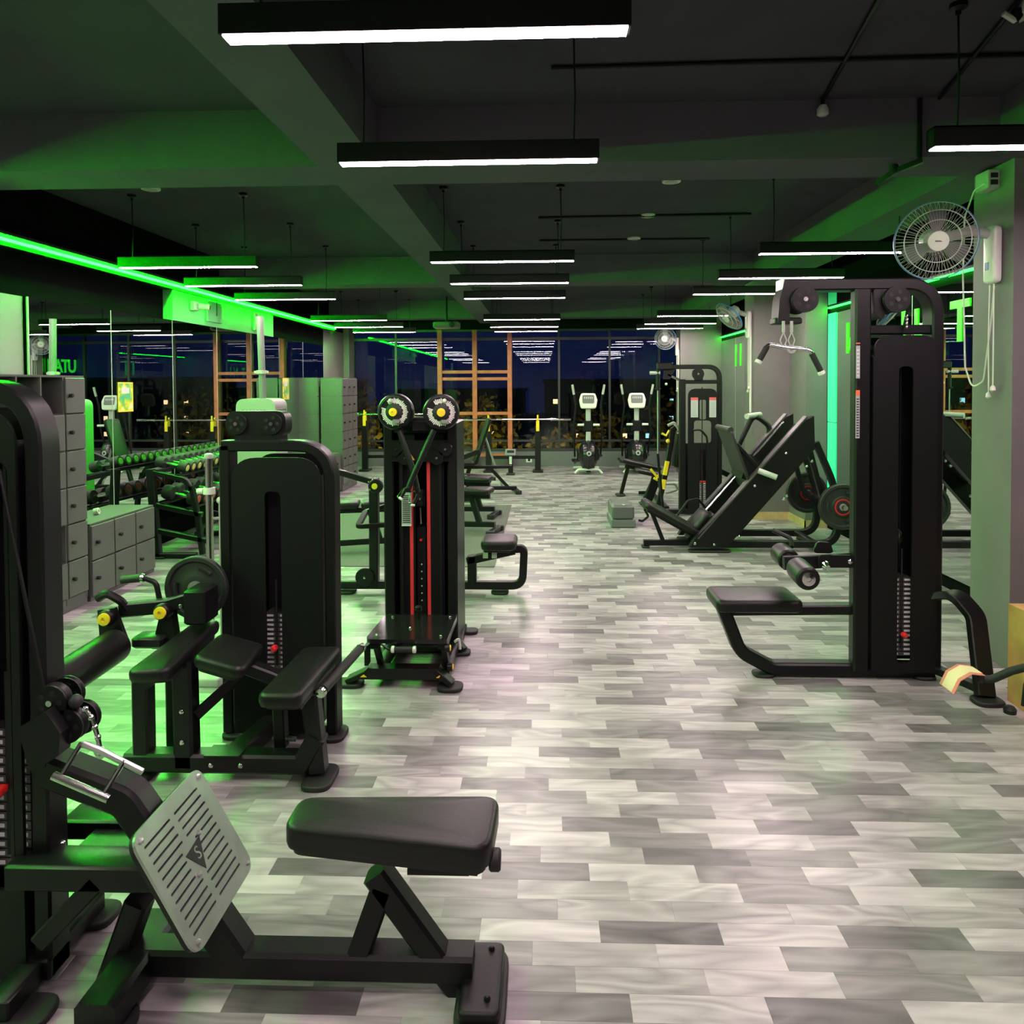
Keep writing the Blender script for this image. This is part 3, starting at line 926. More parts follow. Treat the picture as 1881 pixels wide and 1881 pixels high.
# ================================================================ PRONE LEG CURL (second from the front, left)
t = thing('leg_curl_machine', 'black prone leg curl machine with three leather pads and a rounded weight tower', 'gym machine', (-1.3, 3.05, 0))
Y2 = 3.02
obj('base_beam', MB().sweep([(-1.77, Y2, .075), (-1.02, Y2, .075), (-.955, Y2, .19)], .085, .08), M_BLACK, t)
obj('spine_beam', MB().sweep([(-1.33, 3.05, .075), (-1.25, 3.52, .075)], .09, .08, EX), M_BLACK, t)
obj('beam_plate', MB().bb(-1.42, -1.27, 2.965, 3.06, .113, .121), M_BLACK, t)
bolts(t, [(-1.395, Y2 - .043, .075), (-1.27, Y2 - .043, .075)])
obj('left_post', MB().sweep([(-1.70, Y2, .06), (-1.70, Y2, .40), (-1.60, Y2, .50)], .075, .07), M_BLACK, t)
obj('middle_post', MB().sweep([(-1.515, Y2, .06), (-1.52, Y2, .50)], .085, .085), M_BLACK, t)
bolts(t, [(-1.515, Y2 - .044, .30), (-1.515, Y2 - .044, .17)])
obj('strut', MB().sweep([(-1.47, Y2, .27), (-1.27, 3.12, .45)], .05, .045), M_BLACK, t)
obj('pad_arm', MB().sweep([(-1.36, 3.05, .50), (-1.06, 3.08, .37)], .06, .055), M_BLACK, t)
obj('right_post', MB().sweep([(-.955, Y2, .04), (-.99, Y2, .43)], .075, .07), M_BLACK, t)
foot(t, -.945, Y2 - .01, .125, .2, .024)
foot(t, -1.72, Y2, .12, .17, .024)
obj('hinge', MB().tube([(-1.18, 3.10, .13), (-1.08, 3.10, .13)], .012, 8), M_CHROME, t)
obj('hinge_post', MB().sweep([(-1.14, 3.1, .1), (-1.16, 3.12, .42)], .06, .05), M_BLACK, t)
# pads: hip pad, thigh pad (slopes down to the right), chest pad
def tilt_pad(name, corners, th, r, rc=.04):
    """corners: 4 world points of the underside, near-left, near-right, far-right, far-left"""
    c = [V(p) for p in corners]
    o = sum(c, V(0, 0, 0)) / 4
    u = ((c[1] - c[0]) + (c[2] - c[3])).normalized()
    v = ((c[3] - c[0]) + (c[2] - c[1]))
    n = u.cross(v).normalized()
    v = n.cross(u)
    pl = [((p - o).dot(u), (p - o).dot(v)) for p in c]
    p_ = obj(name, MB().cushion(round_poly(pl, rc, 6), o, u, v, th, r, .006), M_LEATHER, t)
    k = .86
    obj('pad_base', MB().prism(round_poly([(a * k, b_ * k) for a, b_ in pl], rc), o - n * .008, u, v, .016), M_RUBBER, p_)
    return p_
tilt_pad('thigh_pad', [(-1.665, 2.82, .475), (-1.50, 2.84, .475), (-1.485, 3.30, .535), (-1.60, 3.32, .535)], .055, .02)
tilt_pad('hip_pad', [(-1.435, 2.90, .515), (-1.215, 2.86, .475), (-1.24, 3.16, .475), (-1.455, 3.20, .515)], .05, .02)
tilt_pad('chest_pad', [(-1.125, 2.79, .395), (-.95, 2.78, .40), (-.925, 3.30, .41), (-1.105, 3.30, .405)], .06, .022)
obj('pad_bracket', MB().bb(-1.08, -.98, 2.88, 3.0, .355, .395), M_BLACK, t)
hdl = obj('handle', MB().tube([(-.975, 2.98, .385), (-.925, 2.96, .39), (-.86, 3.40, .43)], .012, 10, .03), M_BLACK, t)
obj('grip', MB().tube([(-.922, 2.985, .393), (-.866, 3.36, .426)], .021, 14), M_RUBBER, hdl)
for q in ((-.924, 2.965, .391), (-.862, 3.38, .428)):
    obj('collar', MB().disc(q, (.13, 1, .08), .023, .02, 14), M_CHROME, hdl)
# lever with roller
roller(t, (-1.86, 2.60, .52), (-1.835, 3.06, .55), .072)
obj('roller_arm', MB().prism([(-1.92, .53), (-1.855, .52), (-1.80, .545), (-1.855, .70), (-1.93, .69)], (0, 3.09, 0), EX, EZ, .02), M_BLACK, t)
obj('lever', MB().sweep([(-1.86, 3.14, .675), (-1.66, 3.16, .69), (-1.50, 3.18, .735)], .05, .06), M_BLACK, t)
obj('lever_block', MB().bb(-1.565, -1.47, 3.10, 3.24, .62, .77, .008), M_BLACK, t)
for q, nm in (((-1.885, 3.055, .66), 'yellow hub cap'), ((-1.665, 3.10, .675), 'yellow hub cap')):
    hb = obj('hub', MB().disc((q[0], q[1] + .03, q[2]), EY, .036, .06, 20), M_BLACK, t)
    obj('hub_cap', MB().lathe([(.027, 0), (.026, .008), (.009, .010), (.008, .004), (.002, .004)], q, (0, -1, 0), 18), M_YELLOW, hb)
obj('lever_hook', MB().tube([(-1.94, 3.10, .735), (-1.90, 3.1, .76), (-1.85, 3.12, .72), (-1.82, 3.14, .66)], .018, 8, .04), M_BLACK, t)
obj('pivot_stand', MB().prism([(-1.73, .50), (-1.62, .50), (-1.64, .66), (-1.69, .66)], (0, 3.17, 0), EX, EZ, .05), M_BLACK, t)
obj('stand_block', MB().bb(-1.80, -1.66, 3.10, 3.20, .515, .565, .01), M_LEATHER, t)
obj('pivot_post', MB().sweep([(-1.66, 3.2, .03), (-1.66, 3.2, .52)], .06, .06), M_BLACK, t)
hdl = obj('lever_handle', MB().tube([(-1.72, 3.2, .70), (-1.735, 3.2, .78), (-1.79, 3.2, .80), (-1.89, 3.2, .79)], .012, 10, .04), M_BLACK, t)
obj('grip', MB().tube([(-1.80, 3.2, .80), (-1.89, 3.2, .79)], .018, 12), M_RUBBER, hdl)
obj('collar', MB().disc((-1.795, 3.2, .80), EX, .02, .016, 12), M_CHROME, hdl)
bolts(t, [(-1.57, 3.15, .72), (-1.60, 3.15, .69)], (0, -1, 0), .013)
cam_ = plate(t, (-1.59, 3.28, .735), EY, .145, .03, None, 'cam_disc')
# tower
TX0, TX1, TY = -1.515, -.975, 3.36
slot_tower(t, TX0, TX1, TY, .22, 1.40, (-1.30, -1.225, .30, 1.165), r=.13, fw=.048, sr=.12, stk=(.30, 13, .022, 6))
obj('tower_frame', MB().sweep([(TX1 - .024, TY + .05, .03), (TX1 - .024, TY + .05, 1.375), (TX0 + .01, TY + .05, 1.375)], .10, .05, fil=.17, seg=10), M_BLACK, t)
obj('tower_post', MB().sweep([(TX0 + .024, TY + .05, .03), (TX0 + .024, TY + .05, 1.375)], .10, .05), M_BLACK, t)
foot(t, -1.46, 3.40, .13, .13); foot(t, -1.005, 3.40, .13, .16)
obj('pulley_cover', MB().prism(rect(-1.51, 1.415, -1.225, 1.535, .045), (0, 3.48, 0), EX, EZ, .09), M_BLACK, t)
for x in (-1.46, -1.29):
    pulley(t, (x, 3.430, 1.475), EY, .051, .014)
obj('cover_bracket', MB().bb(-1.47, -1.25, 3.43, 3.53, 1.395, 1.42), M_BLACK, t)

# ================================================================ STANDING LATERAL RAISE MACHINE (centre)
t = thing('lateral_raise_machine', 'black standing lateral raise machine with twin yellow-hubbed dials, red belts and a standing platform', 'gym machine', (-.76, 4.4, 0))
LX, RX, FY, BY = -.985, -.535, 4.45, 4.86
for x0, x1 in ((LX, LX + .06), (RX - .06, RX)):
    obj('column', MB().bb(x0, x1, FY, BY, .02, 1.43, .008), M_BLACK, t)
obj('top_plate', MB().bb(LX + .06, RX - .06, FY + .01, BY, 1.36, 1.41, .005), M_BLACK, t)
obj('head_plate', MB().prism(round_poly([(LX + .03, 1.19), (RX - .03, 1.19), (RX - .03, 1.32), (LX + .03, 1.32)], .03), (0, FY - .006, 0), EX, EZ, .012), M_BLACK, t)
for x0, x1 in ((LX + .085, -.80), (-.72, RX - .085)):
    obj('inner_panel', MB().bb(x0, x1, FY + .04, FY + .05, .05, 1.36), M_SHROUD, t)
for x in (LX + .105, RX - .105):
    obj('guide_strip', MB().bb(x - .012, x + .012, FY + .015, FY + .04, .05, 1.19, .004), M_BLACK, t)
obj('rear_panel', MB().bb(LX + .05, RX - .05, BY - .02, BY - .01, .05, 1.38), M_SHROUD, t)
obj('base_frame', MB().bb(LX - .01, RX + .01, FY - .01, BY + .01, .02, .06, .006), M_BLACK, t)
obj('weight_stack', MB().bb(-.795, -.735, FY + .06, FY + .20, .08, .78, .004), M_BLACK, t)
nb = MB()
for k in range(6):
    nb.disc((-.765, FY + .058, .32 + k * .045), EY, .005, .003, 8)
obj('stack_holes', nb, M_PALE, t, kind='stuff')
obj('selector_pin', MB().disc((-.765, FY + .05, .70), EY, .008, .03, 8), M_RED, t)
obj('carriage', MB().bb(-.80, -.74, FY + .03, FY + .09, .90, 1.01, .012), M_BLACK, t)
bolts(t, [(-.77, FY + .03, .955)])
obj('carriage_hook', MB().tube([(-.77, FY + .05, .90), (-.766, FY + .05, .80)], .007, 8), M_CHROME, t)
for x, za, zb_ in ((-.818, .18, 1.08), (-.712, .14, 1.20)):
    obj('belt', MB().bb(x - .010, x + .010, FY + .012, FY + .017, za, zb_), M_REDBELT, t)
for x, z in ((-.90, 1.268), (-.848, 1.215), (-.60, 1.268), (-.652, 1.215)):
    pulley(t, (x, FY - .03, z), EY, .042, .022, spokes=False)
tagp = obj('instruction_plate', MB().bb(-.875, -.815, FY - .004, FY - .001, .80, 1.00), M_GREYTAG, t)
ln = MB()
for k in range(14):
    ln.bb(-.868, -.822, FY - .0052, FY - .004, .815 + k * .0125, .821 + k * .0125)
obj('printed_lines', ln, M_DARK, tagp, smooth=False, kind='stuff')
obj('tag_edge', MB().bb(-.875, -.815, FY - .006, FY - .004, .795, .805), M_PALE, tagp)
obj('arrow_mark', MB().prism([(-.84, 1.20), (-.79, 1.20), (-.812, 1.235)], (0, FY - .014, 0), EX, EZ, .002), M_YELLOW, t)
for (c, ax, ang) in (((-.868, 4.27, 1.50), V(-.16, -1, .0), 1), ((-.602, 4.27, 1.497), V(.12, -1, 0), -1)):
    d = obj('dial', MB().lathe([(.03, -.035), (.095, -.035), (.106, -.02), (.106, .02), (.098, .032), (.086, .034), (.084, .024), (.02, .024)], c, ax, 36), M_BLACK, t)
    u, v, n = frame_of(ax)
    mk = MB()
    for k in range(44):
        a = 2 * PI * k / 44
        if 4 < k < 9: continue
        dr = u * math.cos(a) + v * math.sin(a)
        tn = n.cross(dr)
        p = V(c) + n * .0265 + dr * .066
        L, Wd = .012 if k % 3 else .017, .0034
        mk._rings([[p + dr * (L * q[0]) + tn * (Wd * q[1]) + n * s for q in ((-1, -1), (1, -1), (1, 1), (-1, 1))] for s in (-.0016, .0016)])
    obj('dial_marks', mk, M_WHITE, d, smooth=False, kind='stuff')
    obj('dial_face', MB().lathe([(.05, .02), (.05, .04), (.04, .046), (.01, .046)], c, ax, 24), M_DARK, d)
    obj('hub_cap', MB().lathe([(.025, 0), (.024, .012), (.008, .015), (.007, .01), (.002, .01)], V(c) + n * .046, ax, 20), M_YELLOW, d)
    lk = V(c) + n * .05 + V(.02 * ang * 0 + .02, 0, -.055)
    obj('latch', MB().box(lk, (.045, .03, .025), 0, .005), M_STEEL, d)
    obj('stop_knob', MB().ball(V(c) + n * .035 + V(-.02 if ang > 0 else .02, 0, .067), .013, 8), M_WHITE, d)
    obj('dial_axle', MB().tube([V(c) - n * .03, (c[0], FY + .02, c[2] - .02)], .035, 14), M_BLACK, t)
obj('head_bracket', MB().bb(-.90, -.57, 4.40, 4.60, 1.40, 1.46, .008), M_BLACK, t)
obj('head_screen', MB().bb(-.79, -.68, 4.36, 4.40, 1.38, 1.44, .004), M_SHROUD, t)
for pa, pb, pe in (((-0.844, 4.250, 1.388), (-0.758, 4.220, 1.156), (-0.734, 4.220, 1.033)), ((-0.639, 4.220, 1.395), (-0.745, 4.180, 1.154), (-0.788, 4.170, 1.046))):
    arm = obj('lever_arm', MB().tube([pa, pb, pe], .017, 12), M_BLACK, t)
for base, tip in (((-0.774, 4.150, 1.074), (-0.816, 4.120, 1.013)), ((-0.745, 4.180, 1.048), (-0.753, 4.150, 0.971))):
    bx, tp = V(base), V(tip)
    hd = obj('handle', MB().tube([bx, bx + V(-.028, -.01, -.005), tp + V(-.02, 0, .01), tp], .004, 6, .01), M_CHROME, t)
    obj('handle_grip', MB().tube([tp + V(.03, .01, .06), tp], .010, 10), M_BLACK, hd)
    obj('handle_tip', MB().disc(tp, (tp - bx), .014, .012, 12), M_WHITE, hd)
# platform
pf = obj('platform', MB().prism(round_poly([(-.975, 3.90), (-.53, 3.90), (-.525, 4.33), (-.955, 4.33)], [.05, .02, .02, .03]), (0, 0, .275), EX, EY, .022), mat('polished_black_plate', (.012, .012, .013), .16, .3), t)
bolts(pf, [(-.90, 4.28, .287), (-.56, 4.28, .287), (-.92, 3.95, .287), (-.57, 3.95, .287), (-.76, 4.08, .287)], EZ, .009)
obj('platform_pin', MB().lathe([(.012, 0), (.012, .05), (.02, .055), (.02, .075), (.008, .085)], (-.74, 4.24, .285), EZ, 10), M_BLACK, t)
for x in (-.93, -.56):
    obj('platform_rail', MB().bb(x - .025, x + .025, 3.93, 4.42, .22, .263, .004), M_BLACK, t)
    obj('side_link', MB().sweep([(x, 3.96, .25), (x + .02, 4.02, .09)], .03, .04, EX), M_BLACK, t)
    obj('base_rail', MB().bb(x - .03, x + .03, 4.0, 4.50, .035, .085, .005), M_BLACK, t)
obj('front_beam', MB().prism([(-1.03, .055), (-.60 + .05, .055), (-.58, .115), (-.97, .115)], (0, 3.97, 0), EX, EZ, .08), M_BLACK, t)
obj('front_foot_bar', MB().sweep([(-1.09, 3.99, .03), (-.95, 3.97, .10)], .08, .03), M_BLACK, t)
obj('front_foot_bar', MB().sweep([(-.60, 3.97, .10), (-.51, 3.95, .03)], .08, .03), M_BLACK, t)
foot(t, -1.085, 3.99, .16, .12); foot(t, -.52, 3.95, .14, .13)
foot(t, -.52, 4.47, .12, .10); foot(t, -.50, 4.86, .10, .10); foot(t, -.99, 4.47, .12, .1)
obj('rear_foot_bar', MB().sweep([(-.58, 4.5, .10), (-.50, 4.46, .03)], .07, .03), M_BLACK, t)
gr = obj('front_grip', MB().tube([(-.81, 3.87, .243), (-.70, 3.87, .243)], .016, 12), M_RUBBER, t)
for x in (-.815, -.70):
    obj('grip_collar', MB().disc((x, 3.87, .243), EX, .019, .018, 12), M_WHITE, gr)
obj('grip_rod', MB().tube([(-.88, 3.885, .265), (-.84, 3.87, .243), (-.70, 3.87, .243)], .006, 6), M_BLACK, t)
for q in ((-.53, 3.92, .235), (-.52, 3.95, .12)):
    pv = obj('pivot', MB().disc(q, EX, .022, .03, 14), M_BLACK, t)
    obj('pivot_cap', MB().disc((q[0] + .016, q[1], q[2]), EX, .017, .006, 14), M_YELLOW, pv)
obj('hook', MB().tube([(-.50, 4.0, .24), (-.475, 4.0, .26), (-.47, 4.0, .20)], .008, 6, .02), M_LGREY, t)
for x in (-.99, -.575):
    obj('corner_mark', MB().prism([(0, 0), (.035, 0), (.018, .014)], (x - .017, 3.925, .07), EX, EZ, .004), M_YELLOW, t)
obj('side_print_plate', MB().bb(-.985, -.965, 3.93, 3.99, .13, .24), M_BLACK, t)

# ================================================================ SEATED PRESS MACHINE (behind the lateral raise)
t = thing('press_machine', 'black seated press machine half hidden behind the lateral raise machine, seat towards the aisle', 'gym machine', (-.9, 5.8, 0))
YP = 5.80
obj('base_rail', MB().sweep([(-1.90, YP, .065), (-.36, YP, .065), (-.18, YP, .065), (-.165, YP, .36), (-.26, YP, .355)], .07, .06, fil=.15, seg=8), M_BLACK, t)
foot(t, -1.60, YP, .17, .15); foot(t, -.36, YP, .14, .13)
obj('seat_pad', MB().cushion(rect(-.50, YP - .19, -.22, YP + .15, .07, 6), (0, 0, .375), EX, EY, .075, .028, .006), M_LEATHER, t)
obj('seat_carrier', MB().sweep([(-.62, YP, .26), (-.24, YP, .345)], .08, .06), M_BLACK, t)
obj('seat_plate', MB().bb(-.48, -.27, YP - .10, YP + .06, .345, .375, .006), M_BLACK, t)
obj('slide_rod', MB().tube([(-.27, YP, .34), (-.18, YP, .345)], .018, 12), M_CHROME, t)
for x, w in ((-.47, .06), (-.40, .05)):
    obj('carrier_plate', MB().bb(x - .02, x + .02, YP - .052, YP - .045, .29, .36), M_LGREY, t)
obj('seat_post', MB().sweep([(-.58, YP, .05), (-.58, YP, .30)], .08, .07), M_BLACK, t)
obj('column', MB().sweep([(-1.365, YP, .05), (-1.36, YP, .92)], .08, .072), M_BLACK, t)
obj('top_lever', MB().sweep([(-1.78, YP - .02, 1.01), (-1.36, YP, .885)], .06, .045), M_BLACK, t)
hb = obj('hub', MB().disc((-1.33, YP - .07, .865), EY, .058, .05, 24), M_BLACK, t)
obj('hub_cap', MB().lathe([(.024, 0), (.022, .01), (.006, .012)], (-1.335, YP - .095, .865), (0, -1, 0), 16), M_YELLOW, hb)
bolts(hb, [(-1.38, YP - .095, .90), (-1.35, YP - .095, .92), (-1.37, YP - .095, .84)], (0, -1, 0), .006)
obj('cam_disc', MB().disc((-1.43, YP - .05, .135), EY, .075, .03, 24), M_BLACK, t)
bolts(t, [(-1.43, YP - .067, .135)])
obj('arm_loop', MB().sweep([(-1.15, YP - .02, .555), (-1.47, YP - .10, .55), (-1.47, YP + .16, .62), (-1.32, YP + .2, .66)], .035, .045, EZ, fil=.03), M_BLACK, t)
obj('arm_post', MB().sweep([(-1.25, YP, .52), (-1.25, YP, .05)], .06, .06), M_BLACK, t)
obj('back_pad', MB().cushion(rect(-.14, -.22, .14, .22, .05), (-.78, YP - .02, .72), EY, (-.2, 0, 1), .06, .02), M_LEATHER, t)
obj('back_post', MB().sweep([(-.84, YP, .05), (-.84, YP, .95)], .07, .06), M_BLACK, t)

# ================================================================ LAT PULLDOWN (right)
YL = 4.12
t = thing('lat_pulldown_machine', 'tall black lat pulldown machine with slotted weight tower at the right', 'gym machine', (1.85, YL, 0))
obj('front_post', MB().sweep([(1.755, YL + .03, .05), (1.755, YL + .03, 2.17)], .075, .088), M_BLACK, t)
obj('top_frame', MB().sweep([(1.335, YL + .06, 2.20), (2.165, YL + .06, 2.20), (2.165, YL + .06, .05)], .12, .066, fil=.18, seg=10), M_BLACK, t)
obj('cross_beam', MB().bb(1.80, 2.135, YL + .02, YL + .10, 1.925, 1.975, .005), M_BLACK, t)
sh = round_poly(rect(1.812, .05, 2.155, 1.915), [.01, .01, .09, .09], 8)
obj('front_shroud', MB().prism(sh, (0, YL - .01, 0), EX, EZ, .014, [rect(1.944, .10, 2.022, 1.745, .03, 4)]), M_SHROUD, t)
obj('rear_shroud', MB().prism(sh, (0, YL + .20, 0), EX, EZ, .014), M_SHROUD, t)
obj('inner_panel', MB().bb(1.88, 2.09, YL + .17, YL + .175, .06, 1.85), M_DARK, t, smooth=False)
obj('shroud_return', MB().bb(1.805, 1.812, YL - .017, YL + .19, .06, 1.80), M_BLACK, t)
stack(t, 1.925, 2.04, YL + .02, YL + .13, .13, 17, .026, 5)
obj('carriage', MB().lathe([(.035, -.02), (.05, 0), (.035, .02)], (1.955, YL + .03, .80), EX, 16), M_BLACK, t)
obj('base_rail', MB().sweep([(2.17, YL + .06, .045), (1.28, YL + .06, .045), (1.10, YL + .06, .14), (1.00, YL + .06, .40)], .09, .07, fil=.14, seg=8), M_BLACK, t)
foot(t, 1.235, YL + .06, .12, .11, .018); foot(t, 2.12, YL + .06, .12, .14, .018)
obj('rail_sheen_plate', MB().bb(1.18, 1.72, YL + .03, YL + .09, .079, .083), M_BLACK, t)
obj('seat_beam', MB().sweep([(1.01, YL + .06, .375), (1.75, YL + .06, .385)], .08, .055), M_BLACK, t)
obj('seat_pad', MB().cushion(rect(.935, YL - .12, 1.405, YL + .20, .05, 6), (0, 0, .405), EX, EY, .07, .026, .006), M_LEATHER, t)
obj('seat_base', MB().bb(.96, 1.37, YL - .06, YL + .16, .395, .408), M_RUBBER, t)
# thigh rollers
obj('roller_arm', MB().sweep([(1.73, YL + .06, .665), (1.50, YL + .05, .65), (1.34, YL + .04, .645)], .035, .075), M_BLACK, t)
obj('arm_plate', MB().prism(rect(1.52, .63, 1.72, .70, .02), (0, YL, 0), EX, EZ, .01), M_BLACK, t)
obj('adjust_disc', MB().prism(round_poly([(1.50, .70), (1.62, .70), (1.60, .76), (1.53, .765)], .02), (0, YL + .05, 0), EX, EZ, .02), M_BLACK, t)
bolts(t, [(1.69, YL - .008, .665), (1.55, YL - .008, .63)], (0, -1, 0), .014)
obj('pull_pin', MB().lathe([(.02, 0), (.024, .02), (.012, .05)], (1.55, YL - .01, .655), (0, -1, -.2), 12), M_CHROME, t)
roller(t, (1.362, YL - .29, .640), (1.375, YL - .08, .648), .062)
roller(t, (1.385, YL + .08, .650), (1.395, YL + .27, .652), .062)
obj('roller_axle', MB().tube([(1.363, YL - .28, .641), (1.395, YL + .26, .652)], .014, 8), M_CHROME, t)
obj('roller_lever', MB().tube([(1.36, YL + .3, .78), (1.45, YL + .25, .74), (1.44, YL + .2, .70)], .013, 8, .03), M_BLACK, t)
# pulleys and brackets
for c in ((1.43, YL - .02, 2.115), (1.925, YL - .02, 2.11)):
    pulley(t, c, EY, .072, .03)
    pulley(t, (c[0], YL + .12, c[2]), EY, .07, .02)
obj('pulley_bracket', MB().prism([(1.33, 2.23), (1.43, 2.21), (1.36, 2.10), (1.35, 1.99), (1.29, 1.99), (1.30, 2.12)], (0, YL + .06, 0), EX, EZ, .13), M_BLACK, t)
obj('bracket_foot', MB().bb(1.28, 1.43, YL + .01, YL + .11, 1.985, 2.02, .006), M_BLACK, t)
obj('guide_cover', MB().prism(round_poly([(1.81, 2.17), (1.89, 2.17), (1.89, 2.06), (1.86, 2.0), (1.82, 2.04)], .015), (0, YL + .06, 0), EX, EZ, .12), M_BLACK, t)
obj('end_cap', MB().bb(1.315, 1.338, YL, YL + .12, 2.165, 2.235, .004), M_STEEL, t)
obj('cable', MB().tube([(1.985, YL - .02, 2.06), (1.985, YL + .05, 1.90), (1.985, YL + .05, .62)], .006, 6), M_BLACK, t)
cf = MB()
for k in range(4): cf.ball((1.985, YL - .015, 2.02 - k * .02), .011, 8)
obj('cable_fitting', cf, M_CHROME, t)
fs_ = obj('front_sticker', MB().bb(1.714, 1.736, YL - .0095, YL - .0078, 1.35, 1.60), M_GREYTAG, t, smooth=False)
obj('sticker_head', MB().bb(1.714, 1.736, YL - .0105, YL - .0096, 1.585, 1.615), M_ORANGE_TAG, fs_, smooth=False)
lb = MB()
for k in range(15): lb.bb(1.718, 1.732, YL - .0102, YL - .0096, 1.36 + k * .0145, 1.366 + k * .0145)
obj('printed_lines', lb, M_DARK, fs_, smooth=False, kind='stuff')
fs2 = obj('upper_sticker', MB().bb(1.714, 1.736, YL - .0095, YL - .0078, 1.68, 1.86), M_GREYTAG, t, smooth=False)
lb = MB()
for k in range(8): lb.bb(1.718, 1.732, YL - .0102, YL - .0096, 1.69 + k * .02, 1.70 + k * .02)
obj('printed_lines', lb, M_PALE, fs2, smooth=False, kind='stuff')
obj('red_line', MB().bb(1.714, 1.736, YL - .0105, YL - .0096, 1.87, 1.876), M_ORANGE_TAG, fs2, smooth=False)
# splayed rear leg
obj('rear_leg', MB().sweep([(2.15, YL + .03, .46), (2.25, YL - .04, .50), (2.31, YL - .12, .40), (2.275, YL - .27, .03)], .10, .045, (.98, .2, 0), fil=.10), M_BLACK, t)
foot(t, 2.275, YL - .29, .15, .12, .024, 'leg_foot')
obj('leg_tie', MB().sweep([(2.17, YL + .02, .06), (2.26, YL - .24, .06)], .04, .06, EZ), M_BLACK, t)
# pulldown bar
bt = thing('pulldown_bar', 'chrome lat pulldown bar with black grips hanging from the machine at right', 'handle', (1.36, YL - .02, 1.83))
BL = [V(*q) for q in ((1.174, 4.080, 1.773), (1.227, 4.080, 1.868), (1.303, 4.080, 1.852), (1.453, 4.080, 1.836), (1.516, 4.080, 1.711))]
obj('bar', MB().tube(BL, .0125, 12, .03), M_CHROME, bt)
for a, c in ((BL[0], BL[1]), (BL[4], BL[3])):
    d = (c - a)
    obj('grip', MB().tube([a + d * .08, a + d * .85], .0165, 12), M_RUBBER, bt)
    obj('end_cap', MB().disc(a, d, .020, .022, 12), M_WHITE, bt)
for px_ in ((1.309, 4.080, 1.965), (1.353, 4.080, 1.965)):
    x, yy, _ = px_
    obj('cable_sleeve', MB().tube([(x, yy, 1.995), (x, yy, 1.935)], .009, 8), M_LGREY, bt)
    lp = [(x, yy, 1.935), (x + .018, yy, 1.89), (x, yy, 1.845), (x - .018, yy, 1.89), (x, yy, 1.935)]
    obj('cable_loop', MB().tube(lp, .0035, 6, .012), M_LGREY, bt)
obj('clevis', MB().ring((1.352, 4.08, 1.842), (0, 1, 0), .024, .012, .02, 14), M_STEEL, bt)

# ================================================================ LEG PRESS (right, middle distance)
t = thing('leg_press_machine', 'black inclined leg press sled loaded with red-ringed plates', 'gym machine', (2.0, 7.6, 0))
YA, YB = 7.28, 7.88
for i, yy in enumerate((YA, YB)):
    ol = [(1.42, .05), (1.78, .05), (2.63, 1.02), (2.62, 1.34), (2.545, 1.30), (1.47, .13)]
    dx = 0.0
    obj('side_rail', MB().prism(ol, (dx, yy, 0), EX, EZ, .09), M_BLACK, t)
    obj('rail_cap', MB().sweep([(1.50, yy, .135), (2.555, yy, 1.335)], .10, .014), mat('paler_black_cap', (.05, .045, .045), .4), t)  # strip on the rail's top edge, paler than the black sides
    obj('guide_rod', MB().tube([(1.60, yy + (.1 if i == 0 else -.1), .22), (2.50, yy + (.1 if i == 0 else -.1), 1.26)], .013, 8), M_CHROME, t)
bolts(t, [(1.47, YA - .047, .09), (1.66, YA - .047, .08), (1.90, YA - .047, .16), (2.33, YA - .047, .53), (2.36, YA - .047, .56), (2.55, YA - .047, .85), (2.60, YA - .047, .90), (2.35, YA - .047, .98), (2.05, YA - .047, .66)], (0, -1, 0), .014)
for yy in (YA + .02, YB - .02):
    obj('base_rail', MB().sweep([(1.62, yy, .075), (2.86, yy, .075), (2.90, yy, .48)], .06, .07, fil=.18, seg=8), M_BLACK, t)
    obj('rear_upright', MB().sweep([(2.90, yy, .45), (2.80, yy, .75), (2.66, yy, 1.08)], .06, .06, fil=.1), M_BLACK, t)
    obj('rear_tie', MB().sweep([(2.60, yy, 1.0), (2.72, yy, .55), (2.86, yy, .40)], .05, .05), M_BLACK, t)
foot(t, 1.62, YA, .42, .12, .02); foot(t, 1.62, YB, .42, .12, .02)
foot(t, 2.75, YA + .02, .15, .1, .02); foot(t, 2.75, YB, .15, .1, .02)
for x in (1.72, 2.66):
    obj('cross_tie', MB().bb(x - .03, x + .03, YA, YB, .05, .10, .005), M_BLACK, t)
obj('front_tie', MB().sweep([(1.0, (YA + YB) / 2 - .1, .05), (1.72, (YA + YB) / 2 - .1, .05)], .07, .055), M_BLACK, t)
foot(t, 1.02, (YA + YB) / 2 - .1, .08, .13, .018)
obj('back_leg', MB().sweep([(1.20, (YA + YB) / 2 - .1, .06), (1.06, (YA + YB) / 2 - .1, .42)], .05, .04), M_BLACK, t)
yc = (YA + YB) / 2 - .03
bo, bu = V(.99, yc, .42), V(.60, 0, -.335).normalized()
obj('back_pad', MB().cushion(rect(0, -.21, .68, .21, .06, 6), bo, bu, EY, .07, .03, .008), M_LEATHER, t)
obj('back_board', MB().prism(rect(.03, -.17, .66, .17, .04), bo - bu.cross(V(0, 1, 0)) * .01, bu, EY, .02), M_BLACK, t)
su = V(.62, 0, .80).normalized()
obj('seat_pad', MB().cushion(rect(-.10, -.18, .14, .18, .07, 6), (1.60, yc, .23), su, EY, .08, .035, .01), M_LEATHER, t)
obj('seat_frame', MB().sweep([(1.45, yc, .08), (1.72, yc, .33)], .2, .04), M_BLACK, t)
obj('side_handle', MB().tube([(1.36, YB - .05, .20), (1.52, YB - .05, .42), (1.62, YB - .05, .44), (1.70, YB - .05, .35)], .014, 8, .04), M_BLACK, t)
